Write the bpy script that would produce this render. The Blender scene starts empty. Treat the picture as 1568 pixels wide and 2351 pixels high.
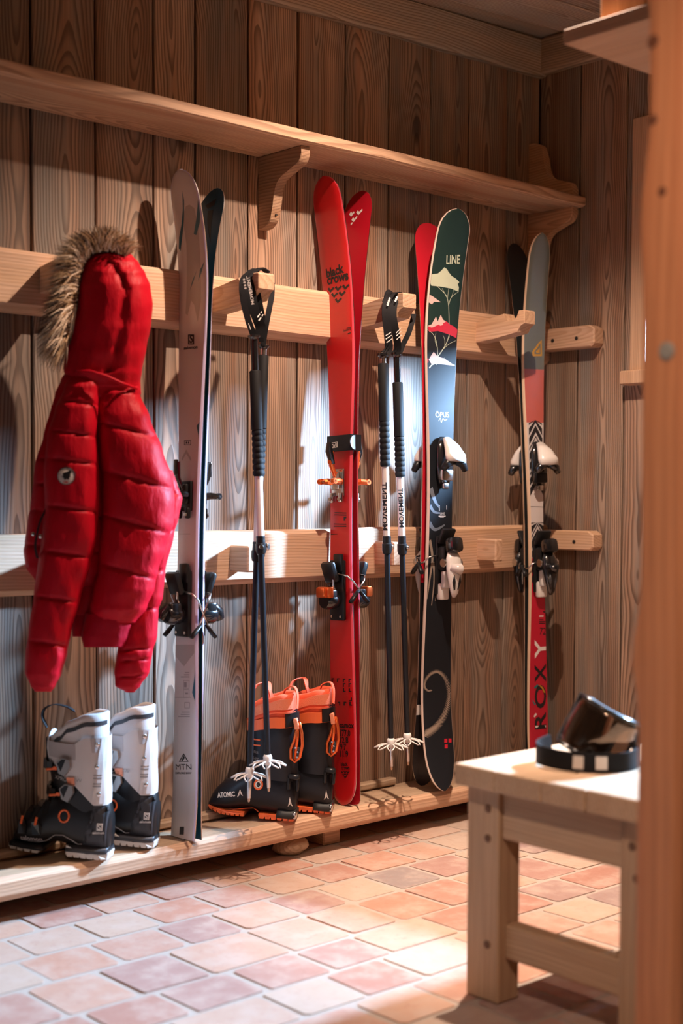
import bpy, bmesh, math, random
from mathutils import Vector, Matrix, noise
random.seed(7)
SC = bpy.context.scene
COL = SC.collection
PI = math.pi

# ---------------------------------------------------------------- camera
FPX = 3157.29
YAW, PITCH, ROLL, CY = 0.83877437, 0.04284979, -0.00475301, 1269.4
FW = Vector((math.cos(YAW)*math.cos(PITCH), math.sin(YAW)*math.cos(PITCH), -math.sin(PITCH)))
_r = Vector((math.sin(YAW), -math.cos(YAW), 0)); _d = FW.cross(_r)
RT = math.cos(ROLL)*_r + math.sin(ROLL)*_d
DN = -math.sin(ROLL)*_r + math.cos(ROLL)*_d
CAM = Vector((0, -2.93, 0.97))
cd = bpy.data.cameras.new('camera')
cam = bpy.data.objects.new('camera', cd); COL.objects.link(cam)
m3 = Matrix((RT, -DN, -FW)).transposed()
cam.matrix_world = Matrix.Translation(CAM) @ m3.to_4x4()
cd.sensor_fit = 'VERTICAL'; cd.sensor_height = 36.0; cd.lens = FPX/2351*36
cd.shift_y = (CY-1175.5)/2351
cd.clip_start = 0.05
cd.dof.use_dof = True; cd.dof.focus_distance = 3.75; cd.dof.aperture_fstop = 2.0
SC.camera = cam
SC.view_settings.view_transform = 'Standard'; SC.view_settings.look = 'None'
SC.view_settings.gamma = 1.0; SC.view_settings.use_curve_mapping = False
SC.view_settings.exposure = 0.0
SC.cycles.use_denoising = True
SC.cycles.max_bounces = 8; SC.cycles.caustics_reflective = False; SC.cycles.caustics_refractive = False
SC.cycles.sample_clamp_indirect = 4.0

# ---------------------------------------------------------------- world and lights
w = bpy.data.worlds.new('sky'); SC.world = w; w.use_nodes = True
w.node_tree.nodes['Background'].inputs[0].default_value = (0.62, 0.78, 1.0, 1)
w.node_tree.nodes['Background'].inputs[1].default_value = 2.0
def lamp(name, kind, loc, energy, color, target=None, **kw):
    d = bpy.data.lights.new(name, kind); d.energy = energy; d.color = color
    for k, v in kw.items(): setattr(d, k, v)
    o = bpy.data.objects.new(name, d); o.location = loc; COL.objects.link(o)
    if target is not None:
        o.rotation_euler = (Vector(target)-Vector(loc)).to_track_quat('-Z', 'Y').to_euler()
    return o
WARM = (1.0, 0.74, 0.575)
lamp('ceiling_spot_rack', 'SPOT', (2.33, -0.93, 2.36), 155, WARM, (2.33, -0.80, 0), spot_size=math.radians(128), spot_blend=0.55, shadow_soft_size=0.016)
lamp('ceiling_spot_rack_beam', 'SPOT', (2.36, -0.93, 2.355), 400, WARM, (2.60, -0.92, 0), spot_size=math.radians(48), spot_blend=0.85, shadow_soft_size=0.016)
lamp('ceiling_spot_entry', 'SPOT', (0.40, -2.50, 2.25), 98, WARM, (1.70, -2.05, 0.6), spot_size=math.radians(78), spot_blend=0.7, shadow_soft_size=0.025)
lamp('window_daylight', 'AREA', (4.60, -1.42, 2.12), 1700, (0.40, 0.66, 1.0), (2.6, -0.9, 1.05), shape='RECTANGLE', size=0.20, size_y=0.80, spread=math.radians(120))

# ---------------------------------------------------------------- node helpers
class NT:
    def __init__(self, name):
        self.m = bpy.data.materials.new(name); self.m.use_nodes = True
        self.t = self.m.node_tree; self.N = self.t.nodes; self.L = self.t.links
        self.b = self.N['Principled BSDF']
    def n(self, typ, **kw):
        x = self.N.new(typ)
        for k, v in kw.items(): setattr(x, k, v)
        return x
    def put(self, sock, v):
        if isinstance(v, bpy.types.NodeSocket): self.L.new(v, sock)
        elif v is not None: sock.default_value = v
    def math(self, op, a, b=None, c=None, clamp=False):
        x = self.n('ShaderNodeMath', operation=op, use_clamp=clamp)
        self.put(x.inputs[0], a)
        if b is not None: self.put(x.inputs[1], b)
        if c is not None: self.put(x.inputs[2], c)
        return x.outputs[0]
    def vec(self, x, y, z):
        v = self.n('ShaderNodeCombineXYZ')
        for i, s in enumerate((x, y, z)): self.put(v.inputs[i], s)
        return v.outputs[0]
    def noise(self, v, scale=1.0, detail=2.0, rough=0.5, dim='3D'):
        x = self.n('ShaderNodeTexNoise', noise_dimensions=dim)
        if v is not None: self.L.new(v, x.inputs['Vector'])
        x.inputs['Scale'].default_value = scale; x.inputs['Detail'].default_value = detail
        x.inputs['Roughness'].default_value = rough
        return x.outputs['Fac']
    def mix(self, f, a, b, mode='MIX'):
        x = self.n('ShaderNodeMix', data_type='RGBA', blend_type=mode)
        self.put(x.inputs[0], f)
        self.put(x.inputs[6], a if isinstance(a, bpy.types.NodeSocket) else (*a, 1))
        self.put(x.inputs[7], b if isinstance(b, bpy.types.NodeSocket) else (*b, 1))
        return x.outputs[2]
    def ramp(self, f, stops, interp='LINEAR'):
        x = self.n('ShaderNodeValToRGB'); x.color_ramp.interpolation = interp
        e = x.color_ramp.elements
        while len(e) < len(stops): e.new(0.5)
        for q, (p, c) in zip(e, stops):
            q.position = p; q.color = (*c, 1) if len(c) == 3 else c
        self.L.new(f, x.inputs[0]); return x.outputs[0]
    def smooth(self, v, a, b, lo=0.0, hi=1.0):
        x = self.n('ShaderNodeMapRange', interpolation_type='SMOOTHSTEP')
        self.put(x.inputs[0], v); x.inputs[1].default_value = a; x.inputs[2].default_value = b
        x.inputs[3].default_value = lo; x.inputs[4].default_value = hi
        return x.outputs[0]
    def bump(self, h, strength=0.3, dist=0.002):
        x = self.n('ShaderNodeBump'); x.inputs['Strength'].default_value = strength
        x.inputs['Distance'].default_value = dist; self.L.new(h, x.inputs['Height'])
        self.L.new(x.outputs[0], self.b.inputs['Normal'])
    def obj(self):
        tc = self.n('ShaderNodeTexCoord'); s = self.n('ShaderNodeSeparateXYZ')
        self.L.new(tc.outputs['Object'], s.inputs[0]); return tc.outputs['Object'], s.outputs
    def rand(self): return self.n('ShaderNodeObjectInfo').outputs['Random']

def plain(name, color, rough=0.5, metal=0.0, coat=0.0, spec=0.5, vary=0.06, bump=0.0, bscale=400):
    t = NT(name); b = t.b
    co, _ = t.obj()
    n = t.noise(co, 9.0, 4.0)
    f = t.math('MULTIPLY_ADD', n, 2*vary, 1-vary)
    c = t.mix(1.0, tuple(color), t.vec(f, f, f), 'MULTIPLY')
    t.L.new(c, b.inputs['Base Color'])
    b.inputs['Roughness'].default_value = rough; b.inputs['Metallic'].default_value = metal
    b.inputs['Coat Weight'].default_value = coat; b.inputs['Coat Roughness'].default_value = 0.08
    b.inputs['Specular IOR Level'].default_value = spec
    if bump: t.bump(t.noise(co, bscale, 2.0), bump, 0.001)
    return t.m

def wood(name, light, dark, streaks, axis='Z', across='X', period=0.0082, contrast=0.62, grey=None, rough=0.62,
         knots=0.8, hspan=0.15, vary=0.22, bump=0.5, coat=0.0, tone=1.0):
    """flat sawn softwood: annual rings of a log that drifts along the board"""
    t = NT(name)
    co, S = t.obj(); ix = {'X': 0, 'Y': 1, 'Z': 2}
    L = S[ix[axis]]; A = S[ix[across]]
    B = S[[i for i in range(3) if i not in (ix[axis], ix[across])][0]]
    rnd = t.rand(); off = t.math('MULTIPLY', rnd, 91.7); off2 = t.math('MULTIPLY', rnd, 317.3)
    rn2 = t.math('FRACT', t.math('MULTIPLY', rnd, 23.71)); rn3 = t.math('FRACT', t.math('MULTIPLY', rnd, 57.13))
    nh = t.noise(t.vec(off, off2, L), 0.95, 2.5, 0.55)
    h = t.math('ADD', t.math('MULTIPLY', t.math('SUBTRACT', nh, 0.5), hspan*1.9), t.math('MULTIPLY', t.math('SUBTRACT', rn3, 0.35), 0.05))
    nx = t.noise(t.vec(off2, off, L), 1.6, 2.0)
    x = t.math('ADD', A, t.math('MULTIPLY', t.math('SUBTRACT', nx, 0.5), 0.05))
    x = t.math('ADD', x, t.math('MULTIPLY', t.math('SUBTRACT', rn2, 0.5), 0.11))
    # knots
    kv = t.vec(t.math('ADD', t.math('MULTIPLY', A, 7.0), off), off2, t.math('MULTIPLY', L, 2.6))
    vo = t.n('ShaderNodeTexVoronoi', voronoi_dimensions='3D', feature='F1'); t.L.new(kv, vo.inputs['Vector'])
    vo.inputs['Scale'].default_value = 0.62
    kd = vo.outputs['Distance']
    kinf = t.smooth(kd, 0.05, 0.34, 1.0, 0.0)
    r = t.math('SQRT', t.math('ADD', t.math('ADD', t.math('MULTIPLY', x, x), t.math('MULTIPLY', h, h)), 2e-5))
    dn = t.noise(t.vec(t.math('MULTIPLY_ADD', A, 26, off), B, t.math('MULTIPLY', L, 2.2)), 1.0, 2.0)
    r = t.math('ADD', r, t.math('MULTIPLY', t.math('SUBTRACT', dn, 0.5), 0.007))
    r = t.math('SUBTRACT', r, t.math('MULTIPLY', kinf, 0.022*knots))
    r = t.math('ADD', r, t.math('MULTIPLY', B, 0.35))
    ph = t.math('FRACT', t.math('DIVIDE', r, period))
    late = t.math('MULTIPLY', t.smooth(ph, 0.28, 0.86), t.smooth(ph, 0.93, 1.0, 1.0, 0.0))
    fibv = t.vec(t.math('MULTIPLY_ADD', A, 260, off), t.math('MULTIPLY', B, 260), t.math('MULTIPLY', L, 5))
    fib = t.noise(fibv, 1.0, 3.0, 0.6)
    stv = t.vec(t.math('MULTIPLY_ADD', A, 17, off2), B, t.math('MULTIPLY_ADD', L, 0.7, off))
    st = t.noise(stv, 1.0, 4.0, 0.6)
    st2 = t.noise(t.vec(t.math('MULTIPLY_ADD', A, 11, off), B, t.math('MULTIPLY_ADD', L, 0.9, off2)), 1.0, 3.0, 0.6)
    c = t.mix(t.smooth(st, 0.36, 0.68), light, streaks)
    if grey: c = t.mix(t.math('MULTIPLY', t.smooth(st2, 0.42, 0.66), tone), c, grey)
    c = t.mix(t.math('MULTIPLY', late, contrast), c, dark)
    fv = t.math('MULTIPLY_ADD', fib, 0.7, 0.65)
    c = t.mix(1.0, c, t.vec(fv, fv, fv), 'MULTIPLY')
    pv = t.math('MULTIPLY_ADD', rn2, 2*vary, 1-vary)
    c = t.mix(1.0, c, t.vec(pv, pv, pv), 'MULTIPLY')
    core = t.smooth(kd, 0.045, 0.10, knots, 0.0)
    c = t.mix(core, c, tuple(k*0.35 for k in dark))
    t.L.new(c, t.b.inputs['Base Color'])
    t.b.inputs['Roughness'].default_value = rough; t.b.inputs['Coat Weight'].default_value = coat
    hgt = t.math('ADD', t.math('MULTIPLY', late, 0.7), t.math('MULTIPLY', fib, 0.5))
    if bump: t.bump(hgt, bump, 0.0012)
    return t.m

OLD = dict(light=(0.385, 0.262, 0.182), dark=(0.070, 0.039, 0.024), streaks=(0.265, 0.138, 0.080), grey=(0.21, 0.18, 0.15), contrast=0.72, period=0.0075, vary=0.26)
M = {}
M['wall_wood'] = wood('old larch boards', axis='Z', across='X', **OLD)
M['wall_wood_side'] = wood('old larch boards side', axis='Z', across='Y', **OLD)
M['ceil_wood'] = wood('old larch ceiling', light=(0.62, 0.50, 0.40), dark=(0.22, 0.14, 0.10), streaks=(0.50, 0.37, 0.27), grey=(0.50, 0.45, 0.40), axis='X', across='Y')
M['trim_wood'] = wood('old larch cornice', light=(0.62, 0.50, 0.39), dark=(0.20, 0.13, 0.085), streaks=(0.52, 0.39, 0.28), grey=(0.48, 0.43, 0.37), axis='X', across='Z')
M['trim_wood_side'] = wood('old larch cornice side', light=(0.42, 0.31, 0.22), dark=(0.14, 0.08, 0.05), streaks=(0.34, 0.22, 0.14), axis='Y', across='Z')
M['shelf_wood'] = wood('shelf larch', light=(0.50, 0.335, 0.22), dark=(0.20, 0.105, 0.06), streaks=(0.40, 0.22, 0.13), axis='X', across='Y', contrast=0.62, knots=0.3)
M['bracket_wood'] = wood('bracket larch', light=(0.46, 0.30, 0.19), dark=(0.18, 0.09, 0.05), streaks=(0.40, 0.23, 0.13), axis='Y', across='Z', contrast=0.45, knots=0.2)
FRESH = dict(light=(0.60, 0.395, 0.27), dark=(0.38, 0.205, 0.105), streaks=(0.56, 0.35, 0.21), contrast=0.42, knots=0.5, vary=0.08, bump=0.25)
M['beam_wood'] = wood('fresh larch beam', axis='X', across='Z', **FRESH)
M['beam_wood_side'] = wood('fresh larch beam side', axis='Y', across='Z', **FRESH)
M['peg_wood'] = wood('fresh larch peg', axis='Y', across='Z', **FRESH)
M['plinth_wood'] = wood('rough larch plinth', axis='X', across='Z', light=(0.64, 0.42, 0.28), dark=(0.40, 0.22, 0.13), streaks=(0.56, 0.34, 0.21), contrast=0.35, knots=0.5, vary=0.05, bump=0.4)
M['plinth_top'] = wood('rough larch plinth top', axis='X', across='Y', light=(0.52, 0.37, 0.25), dark=(0.26, 0.16, 0.09), streaks=(0.44, 0.30, 0.19), contrast=0.45, knots=0.6, vary=0.05, bump=0.5)
BEN = dict(light=(0.56, 0.39, 0.25), dark=(0.34, 0.20, 0.11), streaks=(0.50, 0.33, 0.20), contrast=0.32, knots=0.55, vary=0.06, bump=0.2)
M['bench_x'] = wood('pine bench seat', axis='X', across='Y', **BEN)
M['bench_y'] = wood('pine bench rail', axis='Y', across='Z', **BEN)
M['bench_z'] = wood('pine bench leg', axis='Z', across='Y', **BEN)
M['post_wood'] = wood('reddish larch post', axis='Z', across='Y', light=(0.66, 0.27, 0.12), dark=(0.40, 0.12, 0.045), streaks=(0.58, 0.215, 0.09), contrast=0.30, knots=0.75, vary=0.03, bump=0.15, period=0.02)
M['locker_wood'] = wood('locker board', axis='Y', across='X', light=(0.60, 0.36, 0.22), dark=(0.38, 0.19, 0.10), streaks=(0.52, 0.30, 0.17), contrast=0.3, knots=0.3, vary=0.05, bump=0.15)
M['locker_wood_z'] = wood('locker panel', axis='Z', across='Y', light=(0.58, 0.36, 0.22), dark=(0.36, 0.19, 0.10), streaks=(0.5, 0.29, 0.17), contrast=0.3, knots=0.3, vary=0.08, bump=0.15)
M['casing_wood'] = wood('window casing', axis='Z', across='Y', light=(0.56, 0.37, 0.24), dark=(0.30, 0.17, 0.09), streaks=(0.48, 0.29, 0.17), contrast=0.3, knots=0.4, vary=0.05, bump=0.2)
M['gap'] = plain('shadow gap timber', (0.05, 0.03, 0.02), 0.9)
M['hole'] = plain('dark screw hole', (0.02, 0.015, 0.012), 0.6)

def tile_mat():
    t = NT('terracotta tile'); co, S = t.obj(); r = t.rand()
    r2 = t.math('FRACT', t.math('MULTIPLY', r, 31.7)); off = t.math('MULTIPLY', r, 50)
    base = t.ramp(r, [(0.0, (0.36, 0.185, 0.145)), (0.22, (0.44, 0.255, 0.195)), (0.45, (0.49, 0.315, 0.235)), (0.62, (0.46, 0.36, 0.29)), (0.78, (0.46, 0.235, 0.165)), (0.93, (0.36, 0.22, 0.19)), (1.0, (0.28, 0.23, 0.22))])
    v = t.vec(t.math('ADD', S[0], off), S[1], S[2])
    n1 = t.noise(v, 14, 5.0, 0.6); n2 = t.noise(v, 42, 5.0, 0.7); n3 = t.noise(v, 160, 3.0, 0.6)
    c = t.mix(t.math('MULTIPLY', t.smooth(n1, 0.40, 0.68), 0.55), base, (0.52, 0.42, 0.36))
    c = t.mix(t.math('MULTIPLY', t.smooth(n2, 0.52, 0.75), 0.45), c, (0.33, 0.16, 0.115))
    c = t.mix(t.math('MULTIPLY', t.smooth(n3, 0.60, 0.78), 0.35), c, (0.58, 0.48, 0.41))
    c = t.mix(t.math('MULTIPLY', t.smooth(n3, 0.28, 0.22), 0.5), c, (0.22, 0.12, 0.09))
    t.L.new(c, t.b.inputs['Base Color'])
    t.L.new(t.math('MULTIPLY_ADD', n2, 0.3, 0.38), t.b.inputs['Roughness'])
    t.bump(t.math('ADD', t.math('MULTIPLY', n1, 1.0), t.math('MULTIPLY', n2, 0.4)), 0.3, 0.004)
    return t.m
M['tile'] = tile_mat()
M['grout'] = plain('sandy grout', (0.40, 0.34, 0.295), 0.9, vary=0.15, bump=0.5)

# ---------------------------------------------------------------- mesh helpers
def tag(o, label=None, cat=None, group=None, kind=None):
    if label: o['label'] = label
    if cat: o['category'] = cat
    if group: o['group'] = group
    if kind: o['kind'] = kind
    return o
def thing(name, label, cat, loc=(0, 0, 0), rotz=0.0, group=None, mat=None):
    o = bpy.data.objects.new(name, None); COL.objects.link(o); o.empty_display_size = 0.05
    if mat is not None: o.matrix_world = mat
    else: o.location = loc; o.rotation_euler = (0, 0, rotz)
    return tag(o, label, cat, group)
def obj(name, bm, mats, parent=None, smooth=False, autos=None, loc=None, rot=None, label=None):
    me = bpy.data.meshes.new(name)
    bmesh.ops.recalc_face_normals(bm, faces=bm.faces[:])
    bm.to_mesh(me); bm.free()
    for m in (mats if isinstance(mats, (list, tuple)) else [mats]): me.materials.append(m)
    if smooth or autos:
        me.polygons.foreach_set('use_smooth', [True]*len(me.polygons))
        if autos: me.set_sharp_from_angle(angle=math.radians(autos))
    o = bpy.data.objects.new(name, me); COL.objects.link(o)
    if parent is not None: o.parent = parent
    if loc is not None: o.location = loc
    if rot is not None: o.rotation_euler = rot
    if label: o['label'] = label
    return o
def clone(o, parent=None, loc=None, rot=None):
    c = o.copy(); COL.objects.link(c)
    if parent is not None: c.parent = parent
    if loc is not None: c.location = loc
    if rot is not None: c.rotation_euler = rot
    return c
def clone_tree(o, parent=None):
    c = o.copy(); COL.objects.link(c); c.parent = parent
    for ch in list(o.children): clone_tree(ch, c)
    return c
def box(bm, c, s, bevel=0.0, seg=1, mi=0, rot=None):
    """box centred at c with full size s"""
    r = bmesh.ops.create_cube(bm, size=1.0); vs = r['verts']
    for v in vs: v.co = Vector((v.co.x*s[0], v.co.y*s[1], v.co.z*s[2]))
    fs = set(f for v in vs for f in v.link_faces)
    if bevel:
        es = list(set(e for v in vs for e in v.link_edges))
        rr = bmesh.ops.bevel(bm, geom=es, offset=min(bevel, min(s)*0.49), segments=seg, affect='EDGES', profile=0.5)
        vs = list(set(v for f in rr['faces'] for v in f.verts) | set(v for v in vs if v.is_valid))
        fs = set(f for v in vs for f in v.link_faces)
    for f in fs: f.material_index = mi
    for v in vs:
        if rot is not None: v.co = rot @ v.co
        v.co += Vector(c)
    return vs
def bx(x0, x1, y0, y1, z0, z1, bevel=0.0, seg=1, bm=None, mi=0):
    bm = bm or bmesh.new()
    box(bm, ((x0+x1)/2, (y0+y1)/2, (z0+z1)/2), (x1-x0, y1-y0, z1-z0), bevel, seg, mi); return bm
def prism(bm, pts, d0, d1, plane='YZ', bevel=0.0, mi=0):
    """extrude a 2D outline between d0 and d1 along the axis missing from plane"""
    def mk(p, d):
        return {'YZ': Vector((d, p[0], p[1])), 'XZ': Vector((p[0], d, p[1])), 'XY': Vector((p[0], p[1], d))}[plane]
    a = [bm.verts.new(mk(p, d0)) for p in pts]; b = [bm.verts.new(mk(p, d1)) for p in pts]
    fs = [bm.faces.new(a), bm.faces.new(b[::-1])]
    n = len(pts)
    for i in range(n): fs.append(bm.faces.new((a[i], a[(i+1) % n], b[(i+1) % n], b[i])))
    for f in fs: f.material_index = mi
    if bevel:
        es = list(set(e for f in fs[:2] for e in f.edges))
        bmesh.ops.bevel(bm, geom=es, offset=bevel, segments=1, affect='EDGES')
    return bm
def lathe(bm, prof, c=(0, 0, 0), axis=(0, 0, 1), n=20, mi=0, cap=True, sx=1.0, sy=1.0):
    """prof: list of (radius, height)"""
    q = Vector(axis).normalized().to_track_quat('Z', 'Y'); c = Vector(c); rings = []
    for r, h in prof:
        rings.append([bm.verts.new(c + q @ Vector((r*sx*math.cos(2*PI*k/n), r*sy*math.sin(2*PI*k/n), h))) for k in range(n)])
    for a, b in zip(rings, rings[1:]):
        for k in range(n):
            f = bm.faces.new((a[k], a[(k+1) % n], b[(k+1) % n], b[k])); f.material_index = mi
    if cap:
        for rg in (rings[0][::-1], rings[-1]):
            f = bm.faces.new(rg); f.material_index = mi
    return bm
def tube(bm, pts, rad, n=8, mi=0, cap=True, closed=False, flat=None):
    """round tube along pts; rad number or list; flat=(a,b,up) makes a ribbon with elliptical section"""
    P = [Vector(p) for p in pts]; m = len(P); rings = []
    R = rad if isinstance(rad, (list, tuple)) else [rad]*m
    prev = None
    for i in range(m):
        if closed: t = (P[(i+1) % m]-P[i-1])
        else: t = P[min(i+1, m-1)]-P[max(i-1, 0)]
        t = t.normalized() if t.length > 1e-9 else Vector((0, 0, 1))
        if prev is None:
            up = Vector(flat[2]) if flat else (Vector((0, 0, 1)) if abs(t.z) < 0.9 else Vector((1, 0, 0)))
        else: up = prev
        s = t.cross(up)
        if s.length < 1e-6: s = t.cross(Vector((0.3, 0.5, 0.8)))
        s.normalize(); u = s.cross(t).normalized(); prev = u
        if flat: rings.append([bm.verts.new(P[i] + s*flat[0]*R[i]*math.cos(2*PI*k/n) + u*flat[1]*R[i]*math.sin(2*PI*k/n)) for k in range(n)])
        else: rings.append([bm.verts.new(P[i] + s*R[i]*math.cos(2*PI*k/n) + u*R[i]*math.sin(2*PI*k/n)) for k in range(n)])
    pr = list(zip(rings, rings[1:])) + ([(rings[-1], rings[0])] if closed else [])
    for a, b in pr:
        for k in range(n):
            f = bm.faces.new((a[k], a[(k+1) % n], b[(k+1) % n], b[k])); f.material_index = mi
    if cap and not closed:
        for rg in (rings[0][::-1], rings[-1]):
            f = bm.faces.new(rg); f.material_index = mi
    return bm
def ribbon(bm, pts, width_dir, w, t, mi=0):
    """flat strap: rectangle section w along width_dir, thickness t"""
    P = [Vector(p) for p in pts]; m = len(P); rings = []
    for i in range(m):
        tg = (P[min(i+1, m-1)]-P[max(i-1, 0)]).normalized()
        wd = width_dir[i] if isinstance(width_dir, list) else width_dir
        wd = Vector(wd); wd = (wd - tg*wd.dot(tg)).normalized(); nn = tg.cross(wd)
        ww = w[i] if isinstance(w, (list, tuple)) else w
        rings.append([bm.verts.new(P[i]+wd*a*ww/2+nn*b*t/2) for a, b in ((-1, -1), (1, -1), (1, 1), (-1, 1))])
    for a, b in zip(rings, rings[1:]):
        for k in range(4):
            f = bm.faces.new((a[k], a[(k+1) % 4], b[(k+1) % 4], b[k])); f.material_index = mi
    for rg in (rings[0][::-1], rings[-1]):
        f = bm.faces.new(rg); f.material_index = mi
    return bm
def lerp(a, b, t): return a+(b-a)*t
def curve(keys, x):
    """smooth piecewise interpolation through (x, y) keys"""
    if x <= keys[0][0]: return keys[0][1]
    for (x0, y0), (x1, y1) in zip(keys, keys[1:]):
        if x <= x1:
            t = (x-x0)/(x1-x0); t = t*t*(3-2*t); return y0+(y1-y0)*t
    return keys[-1][1]
def lin(keys, x):
    if x <= keys[0][0]: return keys[0][1]
    for (x0, y0), (x1, y1) in zip(keys, keys[1:]):
        if x <= x1: return y0+(y1-y0)*(x-x0)/(x1-x0)
    return keys[-1][1]
def catmull(pts, n=6, closed=False):
    P = [Vector(p) for p in pts]; out = []; m = len(P)
    rng = range(m) if closed else range(m-1)
    for i in rng:
        p0 = P[i-1] if (i > 0 or closed) else P[0]; p1 = P[i]; p2 = P[(i+1) % m]
        p3 = P[(i+2) % m] if (closed or i+2 < m) else P[m-1]
        for k in range(n):
            t = k/n
            out.append(0.5*((2*p1)+(p2-p0)*t+(2*p0-5*p1+4*p2-p3)*t*t+(3*p1-p0-3*p2+p3)*t**3))
    if not closed: out.append(P[-1])
    return out
def ray(u, v): return FW + (u-784)/FPX*RT + (v-CY)/FPX*DN
def hit(u, v, p, n):
    q = ray(u, v); n = Vector(n); return CAM + q*((Vector(p)-CAM).dot(n)/q.dot(n))
# ================================================================ ROOM SHELL
XR, ZC = 3.487, 2.46            # right wall plane, ceiling height
XL, YF = -1.2, -4.3
def struct(name, bm, m): return tag(obj(name, bm, m), kind='structure')
def plank_row(parent, edges, z0, z1, mat, side):
    for a, b in zip(edges, edges[1:]):
        wd = b-a-0.0055; c = (a+b)/2; dy = random.uniform(-0.0022, 0.0022)
        bm = bmesh.new()
        if side == 'back':
            box(bm, (0, 0, 0), (wd, 0.022, z1-z0), 0.0025)
            obj('plank', bm, mat, parent, loc=(c, 0.011+dy, (z0+z1)/2))
        else:
            box(bm, (0, 0, 0), (0.022, wd, z1-z0), 0.0025)
            obj('plank', bm, mat, parent, loc=(side*1.0+math.copysign(0.011, side)+dy, c, (z0+z1)/2))
wall_back = struct('wall_back', bx(XL-0.05, XR+0.1, 0.022, 0.06, -0.05, ZC+0.2), M['gap'])
ed = [1.28, 1.462, 1.644, 1.819, 1.99, 2.119, 2.292, 2.464, 2.639, 2.81, 2.985, 3.153, 3.332, XR]
while ed[0] > XL: ed.insert(0, ed[0]-random.choice((0.165, 0.18, 0.175, 0.19)))
plank_row(wall_back, ed, 0.0, ZC+0.15, M['wall_wood'], 'back')
# right wall, with the window opening between y -0.42 and -1.12
WY0, WY1, WZ0, WZ1 = -0.43, -1.62, 1.36, 1.56
bm = bmesh.new()
bx(XR+0.022, XR+0.06, WY0, 0.06, -0.05, ZC+0.2, bm=bm); bx(XR+0.022, XR+0.06, YF, WY1, -0.05, ZC+0.2, bm=bm)
bx(XR+0.022, XR+0.06, WY1, WY0, -0.05, WZ0, bm=bm); bx(XR+0.022, XR+0.06, WY1, WY0, WZ1, ZC+0.2, bm=bm)
wall_right = struct('wall_right', bm, M['gap'])
plank_row(wall_right, [WY0, -0.362, -0.345, -0.165, 0.0][:1] + [-0.345, -0.165, 0.0], 0.0, ZC+0.15, M['wall_wood_side'], XR)
ys = [WY0-0.001, -0.60, -0.78, -0.95, -1.12, -1.29, -1.46, WY1]
plank_row(wall_right, ys[::-1], 0.0, WZ0, M['wall_wood_side'], XR)
plank_row(wall_right, ys[::-1], WZ1, ZC+0.15, M['wall_wood_side'], XR)
ys = [WY1]
while ys[-1] > YF: ys.append(ys[-1]-random.choice((0.17, 0.19, 0.18)))
plank_row(wall_right, ys[::-1], 0.0, ZC+0.15, M['wall_wood_side'], XR)
# two more walls close the room behind the camera
wall_left = struct('wall_left', bx(XL-0.08, XL-0.022, YF, 0.05, -0.05, ZC+0.2), M['gap'])
ys = [0.0]
while ys[-1] > YF: ys.append(ys[-1]-0.19)
plank_row(wall_left, ys[::-1], 0.0, ZC+0.15, M['wall_wood_side'], XL)
wall_front = struct('wall_front', bx(XL, XR, YF-0.08, YF-0.022, -0.05, ZC+0.2), M['gap'])
xs = [XL]
while xs[-1] < XR: xs.append(xs[-1]+0.2)
for a, b in zip(xs, xs[1:]):
    bm = bmesh.new(); box(bm, (0, 0, 0), (b-a-0.004, 0.022, ZC+0.15), 0.0025)
    obj('plank', bm, M['wall_wood'], wall_front, loc=((a+b)/2, YF-0.011, (ZC+0.15)/2))
# ceiling boards run along x and rise gently to the right
def zc(x): return 2.405+0.030*(x-2.775)/0.71 if x > 0 else 2.288
ceiling = struct('ceiling', bx(XL, XR+0.02, YF, 0.02, 2.53, 2.60), M['gap'])
ys = [0.0, -0.10, -0.285, -0.47, -0.64, -0.83, -1.02, -1.22, -1.42]
while ys[-1] > YF: ys.append(ys[-1]-0.2)
sl = math.atan2(0.030, 0.71)
for a, b in zip(ys, ys[1:]):
    bm = bmesh.new(); box(bm, (0, 0, 0), (4.75, a-b-0.004, 0.03), 0.003)
    xm = (XL+XR)/2
    obj('plank', bm, M['ceil_wood'], ceiling, loc=(xm, (a+b)/2, zc(xm)+0.018+random.uniform(-0.002, 0.002)), rot=(0, -sl, 0))
# cornice beams at the top of both walls
def cornice(name, p0, p1, zb0, zb1, zt0, zt1, dp, mat):
    bm = bmesh.new(); n = 24; rows = []
    P0, P1 = Vector(p0), Vector(p1); dv = (P1-P0).normalized(); nn = Vector((dv.y, -dv.x, 0))
    for i in range(n+1):
        t = i/n; c = P0.lerp(P1, t); j = 0.004*noise.noise(Vector((t*9, zb0, 3)))
        zb, zt = lerp(zb0, zb1, t)+j, lerp(zt0, zt1, t)
        k = 0.004*noise.noise(Vector((t*7, 8, zb0)))
        rows.append([bm.verts.new((*(c+nn*d).xy, z)) for d, z in ((0.0, zb), (dp+k-0.006, zb), (dp+k, zb+0.008), (dp+k, zt-0.01), (dp+k-0.012, zt), (0.0, zt))])
    for a, b in zip(rows, rows[1:]):
        for q in range(6): bm.faces.new((a[q], a[(q+1) % 6], b[(q+1) % 6], b[q]))
    bm.faces.new(rows[0]); bm.faces.new(rows[-1][::-1])
    o = struct(name, bm, mat); return o
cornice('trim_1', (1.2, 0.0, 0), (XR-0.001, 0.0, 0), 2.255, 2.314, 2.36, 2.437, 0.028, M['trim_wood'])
cornice('trim_2', (XR, -0.028, 0), (XR, -1.6, 0), 2.318, 2.318, 2.437, 2.437, 0.03, M['trim_wood_side'])

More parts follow.
